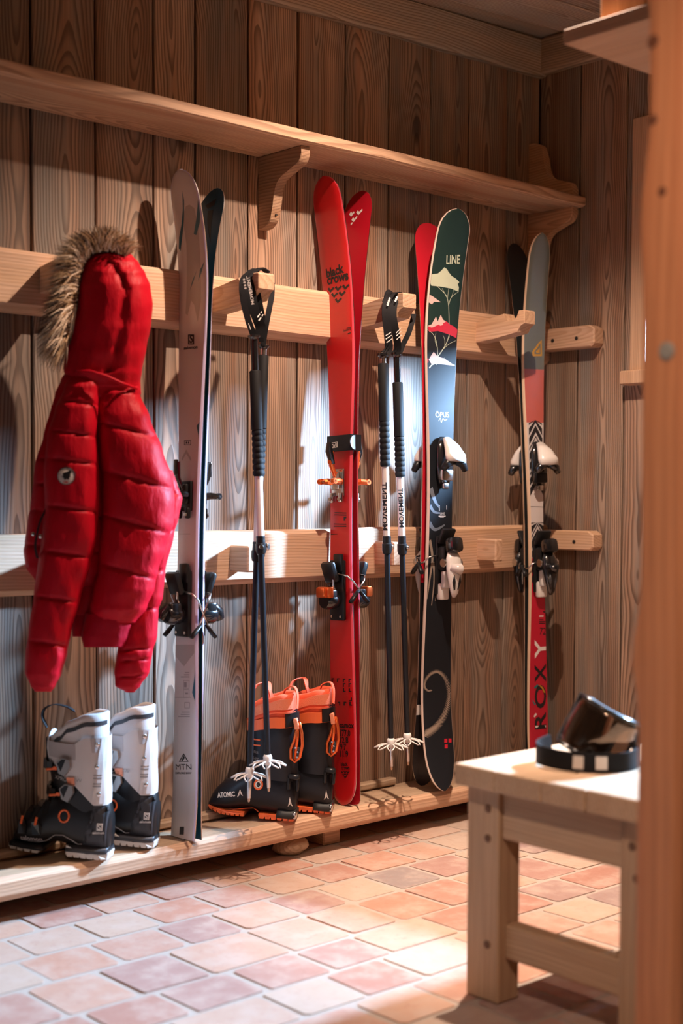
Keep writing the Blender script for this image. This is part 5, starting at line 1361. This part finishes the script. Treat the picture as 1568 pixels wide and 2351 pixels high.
white_boot('white and black ski boot with its toe buckles and pull loop in view', (1.737, -0.187, 0.1135), hd, group='white and black ski boots')
white_boot('white and black ski boot between its twin and the white skis', (1.880, -0.168, 0.1135), hd, pitch=0.075, loop=False, group='white and black ski boots')

# ---------- orange and black touring boots
def touring_boot(label, loc, rz, pitch=0.075):
    b = Boot('touring_boot', label, loc, rz, 'orange and black touring boots', pitch=pitch)
    hwF = L_((0, 0.026), (0.012, 0.037), (0.05, 0.041), (0.11, 0.044), (0.17, 0.049), (0.205, 0.045), (0.225, 0.034), (0.231, 0.022))
    top_ = L_((0, 0.085), (0.012, 0.120), (0.04, 0.150), (0.08, 0.156), (0.12, 0.130), (0.15, 0.110), (0.18, 0.094), (0.205, 0.076), (0.222, 0.052), (0.231, 0.030))
    bot_ = L_((0, 0.012), (0.08, 0.014), (0.12, 0.022), (0.19, 0.012), (0.231, 0.014))
    xs = [0, 0.003, 0.008, 0.016, 0.03, 0.045, 0.06, 0.075, 0.09, 0.105, 0.12, 0.135, 0.15, 0.163, 0.176, 0.19, 0.202, 0.213, 0.222, 0.227, 0.231]
    b.add('lower_shell', b.foot(xs, bot_, top_, hwF), M['shell_navy'], keep=True, smooth=True)
    xb = L_((0.04, 0.0), (0.10, 0.002), (0.16, 0.008), (0.24, 0.016), (0.30, 0.020), (0.36, 0.022))
    xf = L_((0.10, 0.115), (0.15, 0.130), (0.20, 0.138), (0.25, 0.143), (0.30, 0.147), (0.36, 0.148))
    hwC = L_((0.10, 0.040), (0.16, 0.043), (0.24, 0.048), (0.36, 0.050))
    b.add('cuff', b.cuff(xb, xf, hwC, L_((0.0, 0.105), (0.06, 0.105), (0.14, 0.11)), L_((0.01, 0.296), (0.06, 0.262), (0.10, 0.235), (0.15, 0.218)), off=0.002, m=12), M['shell_navy'], keep=True, smooth=True)
    ln = L_((0.02, 0.334), (0.05, 0.330), (0.10, 0.314), (0.145, 0.290))
    b.add('liner', b.cuff(xb, xf, hwC, lambda x: 0.19, ln, off=-0.001, inner=0.013, m=12), M['liner_orange'], keep=True, smooth=True)
    b.bvh()
    b.add('liner_mesh', b.band(xb, xf, hwC, L_((0.0, 0.296), (0.06, 0.292), (0.15, 0.262)), lambda x: ln(x)-0.010, 0.12*PI, 0.86*PI, -0.0008, th=0.0016), M['mesh_orange'])
    b.add('liner_seam', b.band(xb, xf, hwC, L_((0.0, 0.286), (0.06, 0.282), (0.15, 0.252)), L_((0.0, 0.290), (0.06, 0.286), (0.15, 0.256)), 0.05*PI, 0.92*PI, -0.0008, th=0.003), M['liner_orange'])
    b.add('power_strap', b.band(xb, xf, hwC, L_((0.0, 0.250), (0.06, 0.244), (0.15, 0.226)), L_((0.0, 0.277), (0.06, 0.272), (0.15, 0.254)), -0.2*PI, 0.86*PI, 0.0025, th=0.003), M['orange'])
    b.add('strap_keeper', b.band(xb, xf, hwC, L_((0.0, 0.252), (0.055, 0.246)), L_((0.0, 0.288), (0.055, 0.282)), 0.68*PI, 0.98*PI, 0.005, th=0.004), M['black'])
    for y0, nm in ((0.018, 'heel'), (-0.016, 'front')):
        x0, x1 = (0.012, 0.055) if nm == 'heel' else (0.085, 0.135)
        bm = bmesh.new(); ribbon(bm, catmull([(x0, 0.043 if nm == 'heel' else -0.02, 0.300), (x0+0.004, 0.03, 0.335), (lerp(x0, x1, .4), y0, 0.352), (x1-0.004, 0.02, 0.340), (x1, 0.042, 0.296)], 6), (0.2, 1, 0), 0.014, 0.0025)
        b.add('pull_loop', bm, M['liner_orange'], autos=40)
    # front straps
    for z in (0.205, 0.190):
        b.add('cable', b.band(xb, xf, hwC, lambda x, z=z: z-0.05*(x-0.14), lambda x, z=z: z+0.0035-0.05*(x-0.14), -0.1*PI, 0.40*PI, 0.0028, th=0.0016), M['orange'])
    b.add('instep_strap', b.band(xb, xf, hwC, lambda x: 0.176, lambda x: 0.222, -0.15*PI, 0.12*PI, 0.003, th=0.003), M['black_soft'])
    # walk lever on the spine
    p = Vector((0.004, 0.026, 0.205)); bm = bmesh.new()
    fr = [(0.012, 0.268), (0.004, 0.262), (-0.004, 0.235), (-0.008, 0.205), (-0.004, 0.172), (0.008, 0.158), (0.020, 0.166), (0.022, 0.190), (0.014, 0.215), (0.012, 0.240)]
    tube(bm, [(x, 0.034, z) for x, z in fr], 0.0042, 8, closed=True); tube(bm, [(0.010, 0.036, 0.262), (0.006, 0.036, 0.225), (0.008, 0.036, 0.165)], [0.0055, 0.0045, 0.004], 8)
    lv = b.add('walk_lever', bm, M['orange_metal'], smooth=True)
    bm = bmesh.new(); box(bm, (0.012, 0.034, 0.258), (0.012, 0.016, 0.03), 0.002, 1, 0, Ry(0.25)); obj('lever_grip', bm, M['orange_soft'], lv, autos=40)
    bm = bmesh.new(); box(bm, (0.006, 0.032, 0.180), (0.022, 0.010, 0.036), 0.003); obj('lever_plate', bm, M['black_gloss'], lv, autos=40)
    bm = bmesh.new()
    for z in (0.196, 0.186, 0.172): lathe(bm, [(0.0025, 0), (0.0025, 0.003)], (0.002+0.006*(z > 0.19), 0.0375, z), (0, 1, 0), 10)
    obj('rivet', bm, M['steel'], lv, autos=40)
    bm = bmesh.new(); box(bm, (0.008, 0.030, 0.118), (0.030, 0.022, 0.014), 0.004); box(bm, (0.020, 0.034, 0.100), (0.010, 0.010, 0.036), 0.003); box(bm, (-0.002, 0.026, 0.100), (0.010, 0.012, 0.040), 0.003)
    b.add('rear_bracket', bm, M['black'], autos=40)
    b.ring('pivot_ring', 0.098, 0.090, 0.0105, 0.0022, M['orange'], 0.001)
    b.ring('pivot_washer', 0.098, 0.090, 0.0068, 0.0018, M['white_gloss'], 0.001); b.dot('pivot_bolt', 0.098, 0.090, 0.004, M['black_gloss'], 0.0005)
    b.text('ATOMIC', (0.203, 0.045), (0.156, 0.055), 0.017, M['white_print'], bold=0.03)
    b.patch('emblem', [[(0.151, 0.052), (0.145, 0.074), (0.1455, 0.058), (0.149, 0.053)], [(0.145, 0.074), (0.136, 0.057), (0.139, 0.058), (0.1435, 0.063)]], M['white_print'])
    b.patch('emblem', [[(0.014, 0.066), (0.011, 0.047), (0.018, 0.038), (0.0155, 0.048)], [(0.014, 0.066), (0.010, 0.044), (0.005, 0.040), (0.008, 0.046)]], M['white_print'])
    b.text('BACK', (0.118, 0.172), (0.104, 0.170), 0.010, M['buckle_grey']); b.text('LAND', (0.118, 0.155), (0.102, 0.153), 0.010, M['buckle_grey'])
    hwS = lambda x: hwF(max(0.006, min(x, 0.22)))*0.97
    sole(b, -0.001, 0.092, lambda x: 0.0, lambda x: 0.014, hwS, 6, M['orange'], 'heel_sole')
    sole(b, 0.130, 0.228, lambda x: 0.001+0.25*max(0, x-0.19), lambda x: 0.014+0.2*max(0, x-0.19), hwS, 8, M['orange'], 'toe_sole')
    bm = b.foot([-0.003, 0.0, 0.012, 0.03, 0.045], lambda x: 0.003, lambda x: 0.030, lambda x: hwF(max(x, 0.006))+0.002, e=0.5); b.add('heel_block', bm, M['sole_dark'], smooth=True)
    bm = bmesh.new(); box(bm, (-0.001, 0.020, 0.016), (0.010, 0.026, 0.020), 0.003); b.add('heel_insert', bm, M['steel'], autos=40)
    bm = bmesh.new(); tube(bm, [b.on(x, z, 0.0004)[0] for x, z in ((0.228, 0.018), (0.19, 0.013), (0.16, 0.015), (0.13, 0.021), (0.11, 0.022), (0.095, 0.016))], 0.0013, 6); b.add('trim_line', bm, M['orange'], smooth=True)
    return b
hd2 = math.atan2(0.76, -0.65)
touring_boot('black touring boot with orange liner, side lettering in view, behind two poles', (2.312, -0.180, 0.1135), hd2)
touring_boot('black touring boot with orange liner squeezed against the red skis', (2.440, -0.178, 0.1135), hd2)

# ================================================================ GOGGLES ON THE BENCH
M['chrome_lens'] = plain('bronze mirror lens', (0.30, 0.20, 0.14), 0.06, metal=0.9, coat=0.6, vary=0.0)
M['strap_black'] = plain('black elastic', (0.008, 0.008, 0.010), 0.6, spec=0.2, vary=0.05)
gq = hit(1330, 1765, (0, 0, 0.456), (0, 0, 1))
G0 = Vector((gq.x+0.03, gq.y, 0.4565))
cdv = (CAM-G0); cdv.z = 0; cdv.normalize(); rgt = Vector((-cdv.y, cdv.x, 0))
gm = Matrix((rgt, -cdv, Vector((0, 0, 1)))).transposed().to_4x4(); gm.translation = G0
gog = thing('ski_goggles', 'mirrored ski goggles with a black strap lying on the bench seat', 'goggles', mat=gm)
tl = Matrix.Rotation(math.radians(27), 3, 'Y')            # leans to the right in view
def gp(a, r_, h): # cylindrical lens, axis leaning to the right
    p = Vector((r_*math.sin(a), -r_*math.cos(a)*0.75, h)); return tl @ p + Vector((-0.004, 0.030, 0.020))
bm = bmesh.new(); grid = []; n = 28
for k in range(n+1):
    a = math.radians(lerp(-78, 78, k/n)); col = []
    for j in range(9):
        t_ = j/8; hh_ = lerp(0.0, 0.096, t_); nose = 0.022*math.exp(-(a/0.22)**2)*(1-t_)**2
        col.append(bm.verts.new(gp(a, 0.066-0.004*(2*t_-1)**2, hh_+nose)))
    grid.append(col)
for A_, B_ in zip(grid, grid[1:]):
    for j in range(8): bm.faces.new((A_[j], B_[j], B_[j+1], A_[j+1]))
bmesh.ops.solidify(bm, geom=bm.faces[:], thickness=0.002)
obj('lens', bm, M['chrome_lens'], gog, smooth=True)
bm = bmesh.new(); loop = []
for k in range(n+1): loop.append(gp(math.radians(lerp(-80, 80, k/n)), 0.064, 0.097))
for k in range(n, -1, -1): a = math.radians(lerp(-80, 80, k/n)); loop.append(gp(a, 0.064, -0.002+0.022*math.exp(-(a/0.22)**2)))
tube(bm, loop, 0.004, 8, closed=True); obj('frame', bm, M['black_gloss'], gog, smooth=True)
bm = bmesh.new(); grid = []
for k in range(n+1):
    a = math.radians(lerp(-84, 84, k/n)); grid.append([bm.verts.new(gp(a, r_, hh_)) for r_, hh_ in ((0.060, 0.0), (0.040, -0.008), (0.036, 0.050), (0.040, 0.100), (0.060, 0.096))])
for A_, B_ in zip(grid, grid[1:]):
    for j in range(4): bm.faces.new((A_[j], B_[j], B_[j+1], A_[j+1]))
obj('face_foam', bm, M['black_soft'], gog, smooth=True)
bm = bmesh.new(); ribbon(bm, catmull([(0.090, 0.055, 0.030), (0.085, 0.00, 0.018), (0.05, -0.045, 0.0175), (-0.03, -0.055, 0.0185), (-0.085, -0.03, 0.022), (-0.098, 0.02, 0.024), (-0.075, 0.062, 0.030)], 8), (0, 0.1, 1), 0.036, 0.006)
sg = obj('strap', bm, M['strap_black'], gog, autos=50)
sp_ = catmull([(0.090, 0.055, 0.030), (0.085, 0.00, 0.018), (0.05, -0.045, 0.0175), (-0.03, -0.055, 0.0185), (-0.085, -0.03, 0.022), (-0.098, 0.02, 0.024), (-0.075, 0.062, 0.030)], 8)
for x0, x1 in ((-0.032, -0.010), (0.012, 0.034)):
    P_ = [p for p in sp_ if x0-0.004 < p.x < x1+0.004 and p.y < 0]
    bm = bmesh.new(); ribbon(bm, [p+Vector((0, -0.0024, 0)) for p in P_], (0, 0.1, 1), 0.024, 0.004)
    obj('strap_square', bm, M['white_gloss'], sg, autos=40, label='white square on the strap')
bm = bmesh.new(); ribbon(bm, catmull([(0.075, 0.05, 0.04), (0.10, 0.04, 0.065), (0.115, 0.06, 0.055), (0.13, 0.09, 0.035), (0.105, 0.10, 0.02)], 8), (0.2, 0.4, 1), 0.036, 0.004); obj('strap_fold', bm, M['strap_black'], gog, autos=50)
# ================================================================ RED PUFFER JACKET
def jacket_mat(name, c, rough):
    t = NT(name); co, S = t.obj(); b = t.b
    n = t.noise(co, 30, 4.0, 0.6)
    f = t.math('MULTIPLY_ADD', n, 0.16, 0.92); t.L.new(t.mix(1.0, c, t.vec(f, f, f), 'MULTIPLY'), b.inputs['Base Color'])
    b.inputs['Roughness'].default_value = rough; b.inputs['Specular IOR Level'].default_value = 0.16
    n2 = t.noise(t.vec(t.math('MULTIPLY', S[0], 60), t.math('MULTIPLY', S[1], 60), t.math('MULTIPLY', S[2], 22)), 1.0, 4.0, 0.6)
    t.bump(n2, 0.5, 0.006); return t.m
M['nylon'] = jacket_mat('red nylon', (0.46, 0.001, 0.012), 0.52)
M['nylon_rib'] = jacket_mat('red hem rib', (0.36, 0.001, 0.014), 0.6)
M['lining'] = plain('dark pocket gap', (0.03, 0.002, 0.004), 0.8)
JP = hit(225, 1000, (0, -0.245, 0), (0, 1, 0)); JP.z = 1.0
E2 = (CAM-JP); E2.z = 0; E2.normalize()
jk = thing('puffer_jacket', 'red quilted puffer jacket with fur hood hanging from the first peg', 'jacket', tuple(JP))
def jp(u, v, d): return hit(u, v, JP+E2*d, E2)-JP
def seamf(vv, seams):
    if vv <= seams[0]: return 0.5, 0.0
    for a, b in zip(seams, seams[1:]):
        if vv <= b:
            f = (vv-a)/(b-a); return f, min(1.0, (math.sin(PI*f))**0.20)
    return 0.5, 0.0
def puff(name, st, seams=None, slope=0.0, bow=0.0, n=40, step=4.0, amt=0.34, wamt=0.05, mat='nylon', wr=0.006, e=0.8, groove=None, close=True, top_close=True):
    """st: (v, uL, uR, half depth, centre depth); quilted tube with pinched seams"""
    v0, v1 = st[0][0], st[-1][0]; m = int((v1-v0)/step); bm = bmesh.new(); rows = []
    kk = [[(s_[0], s_[i]) for s_ in st] for i in range(1, 5)]
    for i in range(m+1):
        v = lerp(v0, v1, i/m); uL, uR, dh, dc = (curve(k_, v) if len(k_) > 2 else lin(k_, v) for k_ in kk)
        uL, uR = lin(kk[0], v)*0.4+uL*0.6, lin(kk[1], v)*0.4+uR*0.6
        uc, hw_ = (uL+uR)/2, (uR-uL)/2; rg = []
        for k in range(n):
            a = 2*PI*k/n; ca, sa = sup(math.cos(a), e), sup(math.sin(a), e)
            u = uc+hw_*ca; vs = v - slope*(u-uc) - bow*(ca*ca) - (0.12*dh*1000*max(0, -sa))*0
            f, pf = seamf(vs, seams) if seams else (0.5, 1.0)
            q = 1-amt*(1-pf); qw = 1-wamt*(1-pf)
            wv = wr*(noise.noise(Vector((u*0.05, v*0.016, len(name)*1.7)))*0.9 + noise.noise(Vector((u*0.10, v*0.03, 3.3)))*0.5*(1.25-pf))
            if seams: wv += 0.0035*(1-pf)*noise.noise(Vector((u*0.22, v*0.02, 9)))
            dd = dc + dh*q*sa + wv*max(0, sa) - 0.006*max(0, sa)*max(0, 1-min(f, 1-f)/0.05)*(1 if seams else 0)
            if groove:
                for gc, gw, gd in groove:
                    gu = lin(gc, v)
                    if gc[0][0] <= v <= gc[-1][0] and sa > 0: dd -= gd*math.exp(-((u-gu)/gw)**2)
            rg.append(bm.verts.new(jp(uc+hw_*ca*qw, v, dd)))
        rows.append(rg)
    for a, b in zip(rows, rows[1:]):
        for k in range(n): bm.faces.new((a[k], a[(k+1) % n], b[(k+1) % n], b[k]))
    if top_close: bm.faces.new(rows[0])
    if close: bm.faces.new(rows[-1][::-1])
    return obj(name, bm, M[mat], jk, smooth=True)
# body front with the pocket, behind the left sleeve
puff('body_front', [(930, 118, 240, .02, -.02), (1000, 100, 250, .045, -.02), (1060, 80, 255, .055, -.02), (1125, 74, 255, .06, -.02), (1200, 63, 255, .06, -.02), (1262, 53, 250, .058, -.02), (1300, 58, 240, .05, -.02), (1334, 80, 225, .03, -.02), (1345, 100, 215, .015, -.02)],
     [880, 1062, 1118, 1180, 1260, 1350], slope=0.10, amt=0.2)
# back panel
puff('back_panel', [(868, 205, 322, .03, .0), (905, 214, 322, .052, .005), (960, 220, 345, .066, .005), (1035, 224, 374, .075, .005), (1100, 230, 396, .080, .0), (1150, 231, 402, .080, .0), (1200, 229, 399, .080, .0), (1260, 225, 380, .078, .0), (1310, 224, 364, .074, .0), (1350, 214, 356, .070, .0), (1395, 206, 338, .062, .0), (1430, 204, 312, .046, .0)],
     [800, 893, 985, 1102, 1204, 1312, 1426], slope=0.26, amt=0.15, wamt=0.02)
puff('hem', [(1408, 196, 312, .044, -.004), (1430, 192, 306, .046, -.004), (1460, 186, 298, .044, -.004), (1486, 192, 286, .040, -.004)], None, mat='nylon_rib', wr=0.003)
puff('front_panel', [(1250, 170, 236, .03, -.045), (1300, 166, 236, .032, -.045), (1370, 166, 232, .032, -.045), (1412, 168, 224, .030, -.048)], [1200, 1312, 1425], slope=0.15, amt=0.15)
puff('hem_front', [(1395, 168, 206, .030, -.05), (1430, 164, 204, .030, -.05), (1462, 166, 200, .028, -.05)], None, mat='nylon_rib', wr=0.003)
# left sleeve, in front
puff('left_sleeve', [(858, 160, 236, .030, .02), (890, 146, 232, .045, .025), (940, 126, 228, .056, .028), (1000, 108, 224, .060, .03), (1080, 100, 228, .062, .03), (1160, 102, 230, .062, .03), (1230, 96, 224, .060, .03), (1290, 87, 210, .056, .03), (1370, 77, 186, .052, .03), (1450, 65, 164, .048, .03), (1500, 58, 155, .046, .03), (1545, 57, 142, .040, .03), (1575, 70, 128, .032, .03), (1588, 80, 118, .022, .03)],
     [800, 925, 995, 1058, 1168, 1272, 1376, 1477, 1640], slope=0.13, amt=0.15, wamt=0.02, groove=None)
# right sleeve, behind the back panel
puff('right_sleeve', [(1080, 360, 396, .025, -.03), (1110, 366, 406, .034, -.03), (1143, 366, 419, .040, -.03), (1190, 360, 410, .044, -.03), (1225, 350, 400, .046, -.03), (1310, 332, 380, .046, -.03), (1370, 310, 374, .046, -.03), (1400, 292, 364, .045, -.03), (1460, 276, 361, .044, -.03), (1500, 268, 350, .042, -.03), (1545, 262, 343, .036, -.03), (1575, 264, 322, .028, -.03), (1590, 290, 308, .015, -.03)],
     [1070, 1135, 1218, 1312, 1398, 1492, 1516, 1552, 1640], slope=-0.10, amt=0.2, wamt=0.05)
# shoulders under the hood
puff('yoke', [(845, 158, 318, .05, .0), (870, 140, 322, .055, .0), (905, 126, 324, .05, .0), (930, 120, 300, .03, .0)], None, wr=0.006)
# hood with its seams
hg = [([(600, 256), (635, 278), (665, 289), (700, 288), (750, 284), (800, 268), (856, 250)], 5, 0.015)]
puff('hood', [(572, 224, 262, .012, .0), (576, 208, 285, .028, .0), (586, 197, 304, .048, .0), (604, 188, 319, .064, .0), (628, 182, 334, .074, .0), (655, 177, 345, .080, .0), (700, 172, 351, .082, .0), (745, 160, 347, .080, .0), (800, 151, 336, .074, .0), (850, 146, 326, .066, .0), (884, 160, 321, .055, .0), (902, 240, 320, .030, .0)],
     None, groove=hg, wr=0.006, n=64, step=3.0)
bm = bmesh.new(); tube(bm, [jp(u, v, d_) for u, v, d_ in ((172, 854, .068), (205, 852, .078), (245, 864, .080), (280, 880, .070), (314, 892, .040))], 0.0035, 8); obj('hood_seam', bm, M['nylon'], jk, smooth=True)
# pocket slit, snaps and badge
bm = bmesh.new(); ribbon(bm, catmull([jp(u, v, d_) for u, v, d_ in ((107, 1168, .050), (95, 1190, .052), (86, 1220, .054), (81, 1255, .052), (86, 1281, .044))], 6), tuple(E2.cross(Vector((0, 0, 1)))), 0.005, 0.004); obj('pocket_slit', bm, M['lining'], jk)
M['zip'] = plain('black zip tape', (0.01, 0.01, 0.012), 0.6)
for u, v, d_ in ((76, 1226, .045), (93, 1231, .056)):
    bm = bmesh.new(); lathe(bm, [(0.0045, 0), (0.0045, 0.003), (0.002, 0.005)], jp(u, v, d_), E2, 14); obj('snap', bm, M['steel'], jk, autos=40)
M['badge_cream'] = plain('cream badge cloth', (0.70, 0.60, 0.53), 0.7, vary=0.05)
bc = jp(152, 1093, .104); side_ = Vector((-E2.y, E2.x, 0)); sdn = side_
def bpt(x, z, h): return bc + side_*x + Vector((0, 0, 1))*z + E2*h
bm = bmesh.new(); lathe(bm, [(0.0192, -0.006), (0.0192, 0.0015), (0.0186, 0.002)], bc, E2, 32); bd = obj('badge', bm, M['badge_cream'], jk, autos=40, label='round cream cloth badge with a dark bird')
bm = bmesh.new(); tube(bm, [bpt(0.0186*math.cos(2*PI*k/32), 0.0186*math.sin(2*PI*k/32), 0.002) for k in range(32)], 0.0009, 6, closed=True); obj('badge_rim', bm, M['black_print'], bd, smooth=True)
bird = [(-0.006, -0.004), (-0.010, -0.001), (-0.006, 0.001), (-0.008, 0.006), (-0.004, 0.003), (0.0, 0.004), (0.003, 0.010), (0.010, 0.014), (0.011, 0.009), (0.009, 0.004), (0.005, 0.000), (0.009, -0.002), (0.004, -0.004), (0.005, -0.009), (0.001, -0.006), (-0.003, -0.009), (-0.003, -0.006)]
bm = bmesh.new(); bm.faces.new([bm.verts.new(bpt(x, z, 0.0026)) for x, z in bird]); bmesh.ops.triangulate(bm, faces=bm.faces[:]); obj('bird', bm, M['black_print'], bd)
M['badge_red'] = plain('red badge print', (0.55, 0.02, 0.03), 0.6)
bm = text_bm('1982', bold=0.03); xs = [v.co.x for v in bm.verts]; k = 0.011/(max(xs)-min(xs))
for v in bm.verts: v.co = bpt((v.co.x-min(xs))*k-0.0065, v.co.y*k-0.0155, 0.0026)
obj('badge_print', bm, M['badge_red'], bd)
bm = bmesh.new()
for k in range(11):
    a = math.radians(lerp(160, 25, k/10)); c_, s__ = math.cos(a), math.sin(a); w_ = 0.0006
    bm.faces.new([bm.verts.new(bpt(r_*c_+o_*s__, r_*s__-o_*c_, 0.0026)) for r_, o_ in ((0.0128, -w_), (0.0152, -w_), (0.0152, w_), (0.0128, w_))])
obj('badge_border_print', bm, M['black_print'], bd)['kind'] = 'stuff'
# hanging loop of the peg inside the hood is hidden; fur along the hood opening
M['fur_tan'] = plain('tan fur', (0.46, 0.29, 0.15), 0.7, vary=0.2)
M['fur_cream'] = plain('cream fur', (0.78, 0.62, 0.47), 0.7, vary=0.15)
M['fur_brown'] = plain('dark brown fur', (0.07, 0.033, 0.018), 0.8, vary=0.2)
M['fur_black'] = plain('black fur tips', (0.022, 0.014, 0.010), 0.85)
rf = random.Random(5); bm = bmesh.new()
path = [(292, 582), (268, 574), (244, 570), (220, 574), (202, 584), (190, 602), (182, 630), (177, 665), (172, 700), (165, 735), (158, 765), (152, 790)]
dirs = [(0.45, -0.9), (0.25, -1), (0.05, -1), (-0.15, -1), (-0.5, -0.9), (-0.85, -0.5), (-1, -0.15), (-1, 0.05), (-1, 0.30), (-1, 0.45), (-0.9, 0.6), (-0.7, 0.8)]
lens = [30, 40, 46, 44, 46, 48, 46, 44, 50, 52, 50, 42]
SV = Vector((0, 0, 1))
for i in range(6500):
    t_ = rf.random()**0.9*(len(path)-1); k = min(int(t_), len(path)-2); f = t_-k
    u, v = lerp(path[k][0], path[k+1][0], f)+rf.uniform(-7, 5), lerp(path[k][1], path[k+1][1], f)+rf.uniform(-7, 7)
    d = rf.uniform(-0.055, 0.060); back = (d+0.055)/0.115
    du, dv = lerp(dirs[k][0], dirs[k+1][0], f), lerp(dirs[k][1], dirs[k+1][1], f)
    LL = lerp(lens[k], lens[k+1], f)*rf.uniform(0.35, 1.4)*0.00120
    cl_ = noise.noise(Vector((u*0.045, v*0.045, d*14)))
    dr = (side_*(du+rf.uniform(-.45, .45)+cl_*1.2)-SV*(dv+rf.uniform(-.35, .35)+cl_*0.9)+E2*(rf.uniform(-.35, .75)+0.5*(back-0.4))).normalized()
    P0 = jp(u, v, d); drp = -SV*0.25*LL
    P1_, P2_ = P0+dr*LL*0.5, P0+dr*LL+drp
    wv = dr.cross(E2+Vector((rf.uniform(-.4, .4), rf.uniform(-.4, .4), 0))).normalized()*rf.uniform(0.0006, 0.0014)
    r_ = rf.random(); tone = cl_*0.8+0.25*noise.noise(Vector((u*0.1, v*0.1, 2)))
    if r_+tone*0.9 > 0.72: m1, m2 = 1, 1
    elif r_+tone*0.9 > 0.22: m1, m2 = 0, (3 if rf.random() < 0.30 else 0)
    else: m1, m2 = 2, (3 if rf.random() < 0.4 else 2)
    a = [bm.verts.new(P0-wv), bm.verts.new(P0+wv), bm.verts.new(P1_+wv*0.8), bm.verts.new(P1_-wv*0.8), bm.verts.new(P2_)]
    q1 = bm.faces.new(a[:4]); q1.material_index = m1; q2 = bm.faces.new((a[3], a[2], a[4])); q2.material_index = m2
me = bpy.data.meshes.new('fur_trim'); bm.to_mesh(me); bm.free()
for nm in ('fur_tan', 'fur_cream', 'fur_brown', 'fur_black'): me.materials.append(M[nm])
fo = bpy.data.objects.new('fur_trim', me); COL.objects.link(fo); fo.parent = jk; fo['kind'] = 'stuff'; fo['label'] = 'long brown and cream fur edging'
bm = bmesh.new(); tube(bm, [jp(u-2, v+4, 0.0) for u, v in path], 0.022, 10, flat=(1.0, 2.2, tuple(E2))); obj('fur_base', bm, M['fur_brown'], jk, smooth=True)
